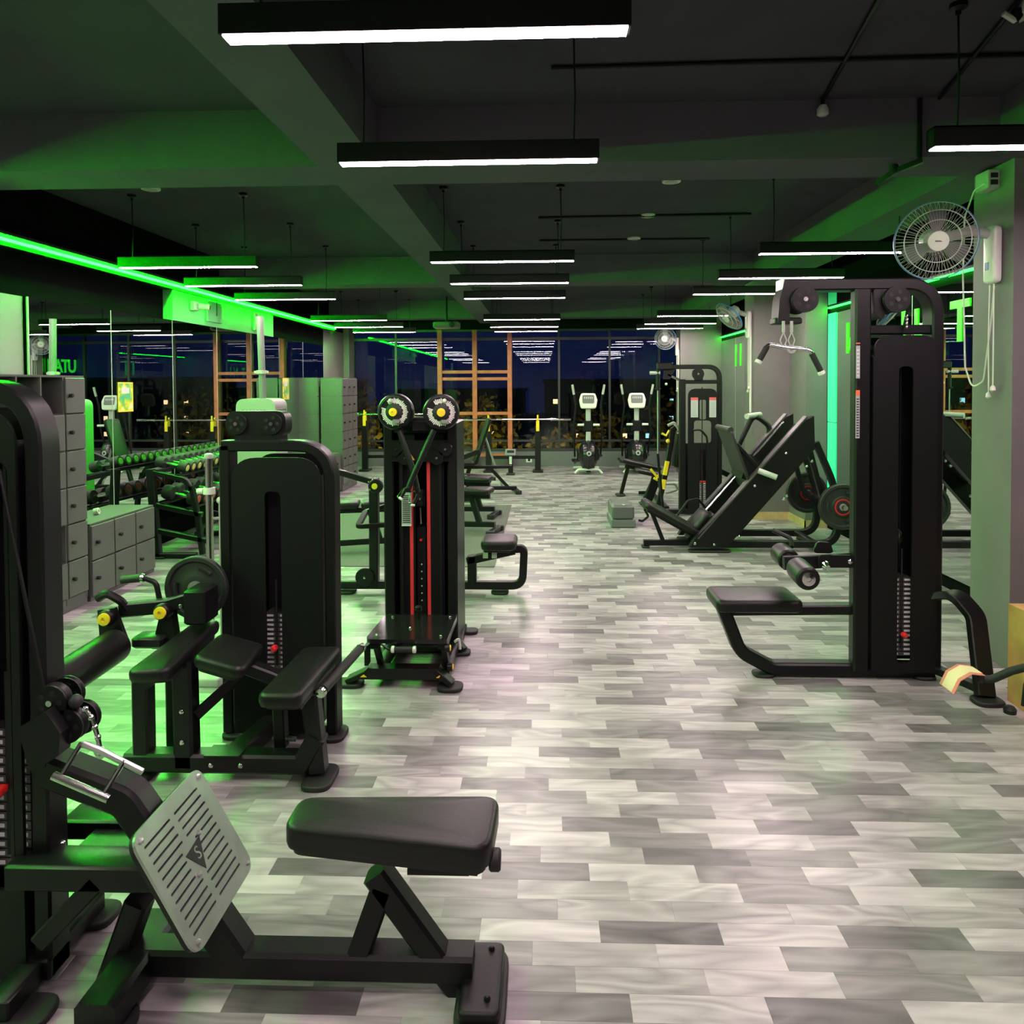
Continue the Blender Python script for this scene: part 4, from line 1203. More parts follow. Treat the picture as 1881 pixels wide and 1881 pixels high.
obj('release_hook', MB().tube([(1.0, yc - .14, .40), (1.04, yc - .15, .33), (.98, yc - .15, .28), (.94, yc - .15, .29)], .012, 8, .02), M_BLACK, t)
# sled footplate
fo = V(1.93, yc, .92)
fu = V(-.34, 0, .94).normalized()
M_TREAD = mat('black_tread_plate', (.014, .014, .014), .5, bump=.8, bscale=90)
obj('footplate', MB().prism(rect(-.335, -.28, .29, .28, .03), fo, EY, fu, .02) if False else MB().prism([(b_, a) for a, b_ in rect(-.335, -.28, .29, .28, .03)], fo, EY, fu, .022), M_TREAD, t)
obj('footplate_top', MB().tube([fo + fu * .30 + V(0, -.27, 0), fo + fu * .30 + V(0, .27, 0)], .03, 10), M_TREAD, t)
obj('sled', MB().prism([(1.95, .72), (2.14, .64), (2.30, .80), (2.03, .96)], (0, yc, 0), EX, EZ, .42), M_BLACK, t)
for yy in (yc - .2, yc + .2):
    obj('sled_brace', MB().sweep([(1.90, yy, 1.06), (2.19, yy, .74)], .04, .04), M_BLACK, t)
gr = obj('sled_grip', MB().tube([(2.08, YA - .06, .81), (2.24, YA - .12, .75)], .028, 12), M_LGREY, t)
obj('upper_arm', MB().tube([(2.03, YB + .02, .92), (2.23, YB + .03, 1.34), (2.40, YB + .03, 1.20), (2.37, YB + .02, .98)], .028, 10, .10), M_BLACK, t)
obj('upper_grip', MB().tube([(2.12, YB - .10, 1.315), (2.32, YB + .12, 1.325)], .03, 12), M_LGREY, t)
obj('sleeve', MB().tube([(2.84, YA - .26, .475), (2.84, YB + .28, .475)], .025, 14), M_CHROME, t)
# plates on the leg press
for k, (yy, lab) in enumerate(((YA - .17, 'black weight plate with red ring on the near side of the leg press'), (YB + .17, 'black weight plate with red ring on the far side of the leg press'))):
    pt = thing('weight_plate', lab, 'weight plate', (2.84, yy, .475), 'leg press plates')
    plate(pt, (2.84, yy, .475), EY, .22, .06, M_RED, 'disc')

# ================================================================ LOCKERS ON THE LEFT
def locker(label, x_back, x_front, y0, y1, z1, cols, rows, open_cells=(), swung=(), plinth=.10, z0=0.0):
    """steel locker whose doors face the aisle (+x)"""
    t = thing('locker', label, 'locker', ((x_back + x_front) / 2, (y0 + y1) / 2, z0))
    th = .014
    cw, chh = (y1 - y0) / cols, (z1 - z0 - plinth - .012) / rows
    obj('back_panel', MB().bb(x_back, x_back + .006, y0, y1, z0, z1), M_LOCKER, t)
    obj('top_panel', MB().bb(x_back, x_front, y0, y1, z1 - .012, z1), M_LOCKER, t)
    obj('plinth', MB().bb(x_back + .02, x_front - .004, y0, y1, z0, z0 + plinth), M_LOCKER, t)
    for k in range(cols + 1):
        yy = min(max(y0 + k * cw, y0 + th / 2), y1 - th / 2)
        obj('side_panel' if k in (0, cols) else 'divider', MB().bb(x_back, x_front - .001, yy - th / 2, yy + th / 2, z0 + plinth * .5, z1 - .01), M_LOCKER, t)
    for j in range(rows + 1):
        zz = z0 + plinth + j * chh
        obj('shelf', MB().bb(x_back, x_front - .002, y0, y1, zz - .004, zz + .004), M_LOCKER_EDGE, t)
    for k in range(cols):
        for j in range(rows):
            if (k, j) in open_cells: continue
            ya, yb = y0 + k * cw + .007, y0 + (k + 1) * cw - .007
            za, zb_ = z0 + plinth + j * chh + .007, z0 + plinth + (j + 1) * chh - .005
            if (k, j) in swung:
                d = obj('door', MB().bb(x_front, x_front + cw * .97, yb - .002, yb + .012, za, zb_, .003), M_LOCKER, t)
                obj('knob', MB().disc((x_front + cw * .86, yb - .012, (za + zb_) / 2), EY, .012, .02, 10), M_CHROME, d)
                continue
            d = obj('door', MB().bb(x_front - .002, x_front + .014, ya, yb, za, zb_, .003), M_LOCKER, t)
            kb = MB().lathe([(.013, 0), (.013, .012), (.016, .016), (.014, .026), (.005, .028)], (x_front + .014, ya + cw * .18, (za + zb_) / 2), EX, 10)
            obj('knob', kb, M_DARK, d)
    return t
locker('tall grey steel locker at the left edge with open cells', -3.90, -3.50, 4.52, 5.47, 1.74, 4, 6, open_cells=((2, 1), (0, 5), (1, 5), (2, 5)))
locker('low grey steel locker of six doors beside the tall locker', -3.90, -3.50, 5.51, 6.43, .60, 3, 2, plinth=.03)
locker('tall grey far locker nearest the left wall, its flank lit green', -3.86, -3.555, 11.40, 12.30, 1.79, 3, 6)
locker('tall grey far locker facing the aisle, its flank lit green', -3.505, -3.17, 11.40, 12.30, 1.79, 3, 6)
locker('low grey locker in front of the two tall far lockers', -3.66, -3.20, 10.46, 11.36, .62, 3, 2, plinth=.03)
tr = thing('tape_roll', 'white roll of tape lying on the low grey locker', 'tape', (-3.70, 5.92, .60))
obj('roll', MB().ring((-3.70, 5.92, .629), (1, .25, .2), .028, .014, .036, 20), M_WHITE, tr)
obj('core', MB().ring((-3.70, 5.92, .629), (1, .25, .2), .0145, .012, .037, 20), M_LGREY, tr)
gl = thing('glove_pair', 'small crumpled black gloves with white trim at the back of the low locker', 'gloves', (-3.82, 5.75, .60))
for k, (yy, s) in enumerate(((5.66, 1), (5.80, .9))):
    g = obj('glove', MB().ball((-3.82, yy, .618), .022, 10, (1.2, 2.2, .8)), M_RUBBER, gl)
    for j in range(4):
        obj('finger', MB().tube([(-3.83 + j * .016, yy + .03, .622), (-3.84 + j * .02, yy + .07, .612)], .008, 6), M_RUBBER, g)
    obj('cuff', MB().disc((-3.82, yy - .045, .62), EY, .018, .02, 10), M_WHITE, g)
cl = obj('towel', MB().cushion(round_poly([(-.09, -.07), (.08, -.05), (.07, .08), (-.08, .06)], .03), (-3.45, 10.7, .62), EX, EY, .07, .03, .03), mat('pale_green_cloth', (.45, .6, .42), .8, bump=.6, bscale=30))
tag(cl, 'pale crumpled towel on the low far locker', 'towel'); rebase(cl, (-3.45, 10.7, .62))

# ================================================================ DUMBBELL RACK AND DUMBBELLS
rk = thing('dumbbell_rack', 'long black two-tier dumbbell rack standing along the left mirror', 'rack', (-3.6, 7.9, 0))
RY = (6.94, 8.00, 9.02)
for yy in RY:
    obj('rear_post', MB().sweep([(-3.74, yy, .02), (-3.80, yy, .86)], .06, .075), M_BLACK, rk)
    obj('foot_bar', MB().sweep([(-3.88, yy, .03), (-3.36, yy, .03)], .06, .045), M_BLACK, rk)
    foot(rk, -3.74, yy, .16, .11, .02); foot(rk, -3.40, yy, .1, .1, .02)
    obj('top_arm', MB().sweep([(-3.82, yy, .84), (-3.46, yy, .76), (-3.40, yy, .66)], .05, .05, fil=.06), M_BLACK, rk)
    obj('middle_arm', MB().sweep([(-3.77, yy, .52), (-3.30, yy, .42)], .05, .05), M_BLACK, rk)
    obj('lower_arm', MB().sweep([(-3.75, yy, .27), (-3.25, yy, .17)], .05, .05), M_BLACK, rk)
    obj('front_post', MB().sweep([(-3.40, yy, .70), (-3.34, yy, .40), (-3.30, yy, .04)], .05, .05), M_BLACK, rk)
for xa, za, xb, zb_ in ((-3.73, .845, -3.53, .80), (-3.68, .53, -3.44, .477)):
    for x, z in ((xa, za), (xb, zb_)):
        obj('shelf_rail', MB().sweep([(x, RY[0] - .02, z), (x, RY[-1] + .02, z)], .045, .022, EX), M_BLACK, rk)
obj('lower_shelf_rail', MB().sweep([(-3.5, RY[0], .225), (-3.5, RY[-1], .225)], .05, .03, EX), M_BLACK, rk)
def dumbbell(name, r, L, ringm, lab, grp, cat='dumbbell'):
    """round-headed dumbbell lying along x, centred on the origin"""
    t = thing(name, lab, cat, (0, 0, 0), grp)
    obj('handle', MB().lathe([(.014, -L * .32), (.0165, -L * .1), (.018, 0), (.0165, L * .1), (.014, L * .32)], (0, 0, 0), EX, 12), M_CHROME, t)
    for s in (-1, 1):
        h_ = obj('head', MB().lathe([(.02, 0), (r * .9, 0), (r, .012), (r, L * .2), (r * .88, L * .27), (r * .62, L * .275)], (s * L * .24, 0, 0), (s, 0, 0), 20), M_RUBBER, t)
        obj('number_ring', MB().lathe([(r * .58, 0), (r * .56, .004), (r * .26, .006), (r * .2, .003), (.002, .003)], (s * (L * .24 + L * .27), 0, 0), (s, 0, 0), 18), ringm, h_)
    return t
M_YRING = mat('yellow_number_ring', (.62, .55, .16), .45)
M_RRING = mat('red_number_ring', (.55, .10, .05), .45)
protos = [dumbbell('dumbbell', .056, .30, M_YRING, 'black round dumbbell with pale yellow end on the top tier of the rack', 'dumbbells on the top tier'),
          dumbbell('dumbbell', .072, .34, M_RRING, 'larger black round dumbbell with red end on the lower tier of the rack', 'dumbbells on the lower tier')]
used = [False, False]
def place_db(k, x, y, z, ry):
    o = protos[k] if not used[k] else copy_tree(protos[k])
    used[k] = True
    o.location = (x, y, z); o.rotation_euler = (0, ry, 0)
    return o
NTH = ['nearest', 'second', 'third', 'fourth', 'fifth', 'sixth', 'seventh', 'eighth', 'ninth', 'tenth', 'eleventh', 'twelfth', 'thirteenth', 'fourteenth', 'fifteenth', 'sixteenth']
for i in range(16):
    place_db(0, -3.635, 7.04 + i * .126, .896, .222)['label'] = 'black round dumbbell with pale yellow end, %s on the top tier of the rack' % NTH[i]
for i in range(11):
    place_db(1, -3.565, 7.07 + i * .166 + (.05 if i > 5 else 0), .592, .222)['label'] = 'larger black dumbbell with red end, %s on the lower tier of the rack' % NTH[i]

# chrome upright on a grey foot between the lockers and the leg curl
cp_ = thing('chrome_post', 'slim chrome upright post with a clamp collar behind the leg curl machine', 'post', (-1.86, 4.0, 0))
obj('foot', MB().cushion(rect(-1.95, 3.93, -1.79, 4.05, .02), (0, 0, 0), EX, EY, .05, .012), M_LGREY, cp_)
obj('tube', MB().tube([(-1.86, 4.0, .045), (-1.86, 4.0, 1.26)], .02, 16), M_CHROME, cp_)
obj('top_cap', MB().lathe([(.022, 0), (.026, .01), (.022, .025), (.008, .03)], (-1.86, 4.0, 1.255), EZ, 14), M_LGREY, cp_)
cb = obj('collar', MB().ring((-1.86, 4.0, 1.075), EZ, .032, .0205, .035, 16), M_WHITE, cp_)
obj('collar_knob', MB().disc((-1.905, 3.99, 1.075), EX, .016, .035, 12), M_WHITE, cb)
obj('thin_rod', MB().tube([(-1.81, 4.02, .045), (-1.81, 4.02, 1.02)], .008, 8), M_LGREY, cp_)
obj('rod_knob', MB().ball((-1.81, 4.02, 1.02), .02, 8), M_WHITE, cp_)
obj('rod_bracket', MB().tube([(-1.86, 4.0, .92), (-1.81, 4.02, .92)], .008, 6), M_LGREY, cp_)

# floor-standing air conditioner with exhaust duct
ac = thing('air_conditioner', 'white floor-standing air conditioner with rounded top in front of the dumbbell rack', 'air conditioner', (-2.9, 7.4, 0))
obj('cabinet', MB().prism(round_poly([(-3.10, 0), (-2.70, 0), (-2.70, 1.53), (-3.10, 1.53)], [.02, .02, .09, .09], 6), (0, 7.45, 0), EX, EZ, .34), mat('aged_white_plastic', (.30, .31, .28), .4), ac)
for k in range(7):
    obj('grille_slat', MB().bb(-3.03 + k * .036, -3.01 + k * .036, 7.268, 7.28, 1.24, 1.42), M_GREY_PLASTIC, ac)
for k in range(7):
    obj('side_slat', MB().bb(-2.701, -2.694, 7.32 + k * .04, 7.34 + k * .04, 1.05, 1.42), M_GREY_PLASTIC, ac)
dc = thing('exhaust_duct', 'upright pale plastic duct with a collar rising from the white air conditioner', 'duct', (-2.85, 7.35, 1.53))
obj('pipe', MB().tube([(-2.85, 7.35, 1.531), (-2.87, 7.35, 2.36)], .034, 18), mat('grey_duct_plastic', (.16, .165, .155), .35), dc)
obj('collar', MB().ring((-2.86, 7.35, 1.80), EZ, .05, .035, .035, 18), M_LGREY, dc)
for x in (-2.935, -2.82):
    obj('collar_lug', MB().bb(x, x + .03, 7.34, 7.36, 1.785, 1.812, .003), M_LGREY, dc)

# fittings on the green wall panel
FX = XL + .106
sc_ = thing('security_camera', 'small pale security camera on the green-lit wall panel', 'camera', (FX, 8.15, 2.56))
obj('mount', MB().bb(FX, FX + .05, 8.08, 8.20, 2.51, 2.61, .006), M_WHITE, sc_)
obj('body', MB().tube([(FX + .05, 8.17, 2.56), (FX + .14, 8.24, 2.555)], .036, 14), M_WHITE, sc_)
obj('lens', MB().lathe([(.026, 0), (.024, .012), (.01, .014)], (FX + .14, 8.24, 2.555), (.09, .07, -.005), 12), M_DARK, sc_)
ob = thing('access_panel', 'square access panel on the green-lit wall beside the camera', 'panel', (FX, 8.66, 2.55))
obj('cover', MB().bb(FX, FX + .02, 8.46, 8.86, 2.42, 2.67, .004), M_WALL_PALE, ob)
obj('cable', MB().tube([(FX + .024, 8.70, 2.69), (FX + .024, 8.70, 2.50)], .006, 6), M_DARK, ob)
ob = thing('wall_switch', 'narrow pale switch box on the green-lit wall near the duct', 'switch', (FX, 9.93, 2.5))
obj('box', MB().bb(FX, FX + .03, 9.85, 9.98, 2.42, 2.66, .004), M_LGREY, ob)
obj('rocker', MB().bb(FX + .03, FX + .036, 9.89, 9.94, 2.50, 2.58, .002), M_WHITE, ob)

# posters on the left mirror
def poster(lab, y0, y1, z0, z1, seed):
    dX = .03 + math.tan(MIRROR_TURN) * ((y0 + y1) / 2 - 5.6)
    t = thing('poster', lab, 'poster', (XL + .011, (y0 + y1) / 2, z0))
    nt_mat = bpy.data.materials.new('poster_print_%d' % seed)
    nt_mat.use_nodes = True
    nt = nt_mat.node_tree
    bs = nt.nodes['Principled BSDF']; bs.inputs['Roughness'].default_value = .4
    tc = nt.nodes.new('ShaderNodeTexCoord'); no = nt.nodes.new('ShaderNodeTexNoise'); rp = nt.nodes.new('ShaderNodeValToRGB')
    no.inputs['Scale'].default_value = 9 + seed; no.inputs['Detail'].default_value = 3
    cr = rp.color_ramp
    cr.elements[0].position = .36; cr.elements[0].color = (.05, .42, .22, 1)
    cr.elements[1].position = .66; cr.elements[1].color = (.62, .70, .55, 1)
    e = cr.elements.new(.45); e.color = (.25, .48, .05, 1)
    e = cr.elements.new(.52); e.color = (.70, .62, .03, 1)
    nt.links.new(tc.outputs['Object'], no.inputs['Vector']); nt.links.new(no.outputs['Fac'], rp.inputs['Fac']); nt.links.new(rp.outputs['Color'], bs.inputs['Base Color'])
    obj('sheet', MB().bb(XL + .0105, XL + .0115, y0, y1, z0, z1), nt_mat, t, smooth=False)
    for zz in (z0, z1 - .012):
        obj('border', MB().bb(XL + .0115, XL + .0122, y0, y1, zz, zz + .012), M_YELLOW, t, smooth=False)
    for ya in (y0, y1 - .012):
        obj('border', MB().bb(XL + .0115, XL + .0122, ya, ya + .012, z0, z1), M_YELLOW, t, smooth=False)
    obj('panel_print', MB().bb(XL + .0115, XL + .0121, y0 + .06, y1 - .06, z0 + .62 * (z1 - z0), z0 + .82 * (z1 - z0)), M_PALE, t, smooth=False)
    t.location.x += dX + .002
    t.rotation_euler.z = -MIRROR_TURN
poster('tall yellow and green poster stuck on the near part of the left mirror', 6.72, 6.96, 1.42, 1.70, 1)
poster('narrow pale poster stuck on the far part of the left mirror', 10.72, 10.98, 1.46, 1.78, 3)

# ================================================================ WALL FANS AND CORDS ON THE RIGHT PILLARS
def wall_fan(lab, px_, py_, z, R, aim, with_cord=True, reach=.23, drop=0.0):
    """fan fixed to the left face of a pillar at x = px_"""
    t = thing('wall_fan', lab, 'fan', (px_, py_, z - .15))
    obj('wall_plate', MB().cushion(rect(-.055, -.17, .055, .17, .04), (px_ - .001, py_, z - .10), (0, -1, 0), EZ, .055, .02), M_WHITE, t)
    obj('switch', MB().bb(px_ - .063, px_ - .055, py_ - .02, py_ + .02, z - .19, z - .14, .003), M_BLUE, t)
    obj('neck', MB().tube([(px_ - .04, py_, z + .02), (px_ - .13, py_ + .02, z + .05), (px_ - reach + .04, py_ - .02, z + .06 - drop)], .03, 12, .04), M_LGREY, t)
    d = V(aim).normalized()
    c = V(px_ - reach, py_ - .05, z + .05 - drop) + d * .08
    u, v, n = frame_of(d)
    obj('motor', MB().lathe([(.03, -.16), (.06, -.14), (.07, -.08), (.06, -.03), (.03, -.02)], c, d, 18), M_LGREY, t)
    gb = MB()
    for k in range(64):
        a = 2 * PI * k / 64
        dr = u * math.cos(a) + v * math.sin(a)
        gb.tube([c + n * .055 + dr * .05, c + n * .05 + dr * R * .6, c + n * .02 + dr * R * .93, c - n * .005 + dr * R], .0013, 3)
        if k % 2 == 0:
            gb.tube([c - n * .06 + dr * .06, c - n * .05 + dr * R * .7, c - n * .005 + dr * R], .0013, 3)
    cg = obj('cage', gb, M_LGREY, t, kind='stuff')
    for rr, h_ in ((R, 0), (R * .8, .036), (R * .55, .051)):
        obj('cage_ring', MB().lathe([(rr - .0025, h_ - .0025), (rr + .0025, h_ - .0025), (rr + .0025, h_ + .0025), (rr - .0025, h_ + .0025)], c, d, 40, closed=True), M_LGREY, cg)
    obj('rim_band', MB().lathe([(R + .001, -.012), (R + .006, -.012), (R + .006, .004), (R + .001, .004)], c, d, 40, closed=True), M_BLUE, cg)
    obj('badge', MB().lathe([(.056, 0), (.054, .008), (.01, .012)], c + n * .05, d, 24), M_WHITE, cg)
    obj('badge_mark', MB().box(c + n * .063, (.04, .004, .008)), M_GREY_PLASTIC, cg)
    for k in range(3):
        a = 2 * PI * k / 3
        bl = MB()
        r0_, r1_ = .03, R * .86
        ring_a, ring_b = [], []
        for j in range(6):
            s = j / 5
            rr = r0_ + (r1_ - r0_) * s
            w = .25 + .5 * math.sin(PI * (s * .8 + .1))
            for lst, sg in ((ring_a, -1), (ring_b, 1)):
                aa = a + sg * w * .55
                lst.append(c + (u * math.cos(aa) + v * math.sin(aa)) * rr + n * (sg * .018))
        ol = ring_a + list(reversed(ring_b))
        bl._rings([[p - n * .0015 for p in ol], [p + n * .0015 for p in ol]])
        obj('blade', bl, mat('smoky_blade', (.16, .17, .17), .3), t)
    if with_cord:
        for k, (dx, L, dz) in enumerate(((-.02, .62, 0), (.02, .66, .01))):
            cd_ = obj('pull_cord', MB().tube([(px_ - .03, py_ + dx, z - .26), (px_ - .032, py_ + dx * 1.2, z - .26 - L * .5), (px_ - .03, py_ + dx, z - .26 - L)], .004, 6), M_WHITE, t)
            obj('cord_bead', MB().lathe([(.004, .02), (.014, .008), (.016, -.012), (.006, -.022)], (px_ - .03, py_ + dx, z - .26 - L), EZ, 10), M_WHITE, cd_)
    return t
wall_fan('large caged wall fan with blue rim on the nearest right pillar', 2.655, 4.42, 2.50, .215, (-.25, -1, -.22), reach=.40, drop=.07)
wall_fan('caged wall fan seen side-on on the middle right pillar', 2.56, 9.22, 2.49, .20, (-.85, -.25, -.75))
wall_fan('small distant caged wall fan on the far right pillar', 2.50, 13.8, 2.46, .20, (-.5, -1, -.1))
ob = thing('socket_box', 'pale socket box high on the nearest right pillar above the fan', 'socket', (2.655, 4.45, 2.80))
obj('box', MB().bb(2.585, 2.6545, 4.40, 4.53, 2.785, 2.895, .005), M_LGREY, ob)
for z in (2.86, 2.82):
    obj('socket_face', MB().bb(2.60, 2.64, 4.395, 4.40, z - .014, z + .014), M_DARK, ob)
o = obj('power_cord', MB().tube([(2.582, 4.42, 2.82), (2.565, 4.50, 2.80), (2.565, 4.60, 2.66), (2.57, 4.62, 2.30), (2.60, 4.64, 1.75), (2.62, 4.60, 1.62), (2.64, 4.52, 1.66), (2.645, 4.46, 2.0), (2.645, 4.43, 2.22)], .005, 6, .05), M_WHITE)
tag(o, 'white power cord looping from the socket box beside the near wall fan', 'cord')
rebase(o, (2.60, 4.5, 1.6))
o = obj('wall_conduit', MB().bb(2.535, 2.558, 9.17, 9.20, 1.30, 2.25, .004), M_WHITE)
tag(o, 'slim white conduit below the fan on the middle right pillar', 'conduit'); rebase(o, (2.546, 9.185, 1.30))
o = obj('wall_conduit', MB().bb(2.475, 2.498, 13.72, 13.75, .9, 2.3, .004), M_WHITE)
tag(o, 'slim pale conduit on the far right pillar', 'conduit'); rebase(o, (2.486, 13.735, .9))

# plyometric box, cable handle and leaflet by the near pillar
pb = thing('plyo_box', 'birch plywood jump box at the right edge of the room', 'box', (2.65, 3.58, 0))
BX0, BX1, BY0, BY1 = 2.40, 2.90, 3.28, 3.87
obj('left_panel', MB().bb(BX0, BX0 + .018, BY0, BY1, 0, .49), M_PLY, pb)
obj('front_panel', MB().bb(BX0 + .018, BX1, BY0, BY0 + .018, 0, .49), M_PLY, pb)
obj('rear_panel', MB().bb(BX0 + .018, BX1, BY1 - .018, BY1, 0, .49), M_PLY, pb)
obj('right_panel', MB().bb(BX1 - .018, BX1, BY0 + .018, BY1 - .018, 0, .49), M_PLY, pb)
obj('top_panel', MB().bb(BX0, BX1, BY0, BY1, .49, .508), M_PLY, pb)
tr_ = thing('floor_trainer', 'black exercise bike bar with curved handle reaching in at the right edge', 'exercise bike', (2.26, 3.40, 0))
obj('bar', MB().tube([(2.10, 3.60, .225), (2.14, 3.58, .222), (2.20, 3.52, .29), (2.24, 3.46, .335), (2.29, 3.36, .35)], .019, 12, .05), M_RUBBER, tr_)
obj('bar_end', MB().disc((2.10, 3.60, .225), (-1, .3, 0), .026, .03, 14), M_RUBBER, tr_)
obj('head', MB().ball((2.26, 3.40, .335), .07, 14, (1.0, .8, .75)), M_BLACK, tr_)
obj('brake_lever', MB().tube([(2.21, 3.40, .31), (2.185, 3.39, .28), (2.175, 3.39, .18)], .011, 8, .03), M_BLACK, tr_)
obj('post', MB().tube([(2.27, 3.38, .31), (2.29, 3.36, .02)], .026, 12), M_BLACK, tr_)
foot(tr_, 2.29, 3.36, .18, .16)
bolts(tr_, [(2.212, 3.36, .355)], (-.3, -1, .2), .014)
lf = thing('leaflet', 'folded pink and cream leaflet draped over the near end of the bike bar', 'leaflet', (2.04, 3.64, .18))
M_PINK = mat('pink_paper', (.62, .20, .15), .6); M_CREAM = mat('cream_paper', (.72, .60, .36), .6)
lp_ = [(1.955, .16), (1.985, .225), (2.04, .258), (2.10, .252)]
obj('sheet', MB()._rings([[V(x + dx, 3.60 + k * .15, z + k * .0 + dz) for dx, dz in ((0, 0), (0, .003))] for k in (0, 1) for x, z in (lp_ if k == 0 else lp_[::-1])]) if False else MB().sweep([(x, 3.62, z) for x, z in lp_], .13, .003), M_PINK, lf)
obj('cream_print', MB().sweep([(x, 3.62, z + .003) for x, z in lp_[0:4]], .085, .002), M_CREAM, lf)
ob = obj('rubber_stopper', MB().lathe([(.028, 0), (.03, .02), (.02, .035), (.005, .04)], (2.32, 3.72, 0), EZ, 14), M_RUBBER)
tag(ob, 'small black rubber stopper on the floor in front of the plywood box', 'stopper'); rebase(ob, (2.32, 3.72, 0))

# ================================================================ CABLE TOWER (right, beyond the leg press)
YT = 9.30
t = thing('cable_tower', 'black cable weight tower with two grey instruction stickers beyond the leg press', 'gym machine', (1.98, YT + .1, 0))
obj('left_post', MB().bb(1.70, 1.775, YT, YT + .10, .02, 1.72, .006), M_BLACK, t)
obj('top_frame', MB().sweep([(1.55, YT + .05, 1.875), (2.205, YT + .05, 1.875), (2.205, YT + .05, .02)], .07, .055, fil=.16, seg=8), M_BLACK, t)
obj('cross_beam', MB().bb(1.74, 2.19, YT + .02, YT + .08, 1.66, 1.71, .004), M_BLACK, t)
sh = round_poly(rect(1.80, .03, 2.165, 1.60), [.01, .01, .10, .10], 8)
obj('front_shroud', MB().prism(sh, (0, YT - .006, 0), EX, EZ, .012, [rect(1.945, 1.215, 2.025, 1.46, .02, 3), round_poly(rect(1.875, .92, 2.09, 1.20), [.01, .04, .05, .04], 4), rect(1.945, .06, 2.025, .905, .02, 3)]), M_SHROUD, t)
obj('inner_panel', MB().bb(1.80, 2.165, YT + .15, YT + .155, .03, .90), M_DARK, t, smooth=False)
stack(t, 1.935, 2.035, YT + .02, YT + .12, .08, 14, .024, None)
obj('stack_band', MB().bb(1.935, 2.035, YT + .012, YT + .02, .42, .44), M_RED, t)
obj('cable', MB().tube([(1.985, YT + .03, 1.62), (1.985, YT + .03, .44)], .007, 6), M_DARK, t)
obj('hose', MB().tube([(1.86, YT - .03, 1.08), (1.95, YT - .04, 1.09), (2.03, YT - .03, 1.0), (2.05, YT - .03, .80)], .014, 8, .06), M_BLACK, t)
pulley(t, (1.93, YT + .02, 1.785), EY, .075, .04, spokes=False)
obj('pulley_bracket', MB().bb(1.89, 1.99, YT + .0, YT + .06, 1.70, 1.75, .004), M_BLACK, t)
for x0, x1 in ((1.835, 1.925), (2.065, 2.15)):
    s_ = obj('instruction_sticker', MB().bb(x0, x1, YT - .0135, YT - .012, 1.24, 1.49), mat('pale_grey_sticker', (.42, .45, .44), .5), t, smooth=False)
    obj('sticker_head', MB().bb(x0, x1, YT - .0142, YT - .0135, 1.455, 1.49), mat('pink_red_print', (.70, .10, .12), .5), s_, smooth=False)
    lb = MB()
    for k in range(8): lb.bb(x0 + .02, x1 - .02, YT - .0142, YT - .0135, 1.26 + k * .022, 1.268 + k * .022)
    obj('printed_lines', lb, M_GREYTAG, s_, smooth=False, kind='stuff')
obj('head_block', MB().bb(1.42, 1.62, YT + .0, YT + .10, 1.84, 1.93, .01), M_BLACK, t)
obj('head_grip', MB().tube([(1.33, YT + .04, 1.80), (1.46, YT + .04, 1.80)], .022, 10), M_LGREY, t)
obj('head_plate', MB().prism([(1.52, 1.90), (1.66, 1.86), (1.58, 1.72), (1.50, 1.72)], (0, YT + .05, 0), EX, EZ, .03), M_BLACK, t)
obj('link_bar', MB().sweep([(1.56, YT + .05, 1.78), (1.74, YT + .05, 1.69)], .03, .03), M_CHROME, t)
obj('drop_rod', MB().tube([(1.43, YT + .04, 1.85), (1.43, YT + .04, 1.58)], .022, 10), M_BLACK, t)
obj('drop_pole', MB().tube([(1.43, YT + .04, 1.58), (1.43, YT + .04, .78)], .008, 8), M_STEEL, t)
obj('rod_flange', MB().disc((1.43, YT + .04, 1.60), EZ, .04, .012, 14), M_BLACK, t)
obj('clip', MB().ball((1.53, YT, 1.66), .018, 8), M_WHITE, t)
obj('base_rail', MB().sweep([(1.42, YT + .05, .045), (2.20, YT + .05, .045)], .09, .06), M_BLACK, t)
obj('pole_foot', MB().sweep([(1.43, YT + .04, .78), (1.50, YT + .04, .05)], .03, .03), M_BLACK, t)
foot(t, 1.47, YT + .05, .1, .12, .016); foot(t, 2.18, YT + .05, .1, .12, .016)

# ================================================================ YELLOW-MARKED BENCH MACHINE
t = thing('abdominal_machine', 'black bench machine with yellow grips left of the cable tower', 'gym machine', (1.45, 10.2, 0))
obj('front_pad', MB().cushion(rect(-.31, -.14, .31, .14, .05), (1.42, 11.0, .435), V(.97, 0, -.22), EY, .06, .022), M_LEATHER, t)
obj('front_leg', MB().sweep([(1.25, 11.0, .46), (1.14, 11.0, .03)], .06, .055), M_BLACK, t)
foot(t, 1.13, 11.0, .14, .26, .02)
obj('front_beam', MB().sweep([(1.20, 11.0, .44), (1.72, 11.0, .33)], .05, .05), M_BLACK, t)
obj('second_pad', MB().cushion(rect(-.22, -.13, .22, .13, .05), (1.46, 10.2, .40), V(.97, 0, -.2), EY, .055, .02), M_LEATHER, t)
obj('second_leg', MB().sweep([(1.52, 10.2, .38), (1.36, 10.2, .03)], .06, .05), M_BLACK, t)
obj('knee_bracket', MB().prism([(1.36, .02), (1.46, .02), (1.60, .36), (1.48, .40)], (0, 10.15, 0), EX, EZ, .06), M_BLACK, t)
foot(t, 1.37, 10.2, .12, .24, .02)
obj('base_rail', MB().sweep([(1.40, 11.0, .04), (1.62, 11.0, .04)], .05, .05), M_BLACK, t)
obj('spine', MB().sweep([(1.58, 11.0, .05), (1.58, 9.55, .05)], .06, .05, EX), M_BLACK, t)
obj('back_column', MB().sweep([(1.47, 9.62, .03), (1.60, 9.62, .62), (1.66, 9.62, 1.06), (1.72, 9.62, 1.10)], .07, .065), M_BLACK, t)
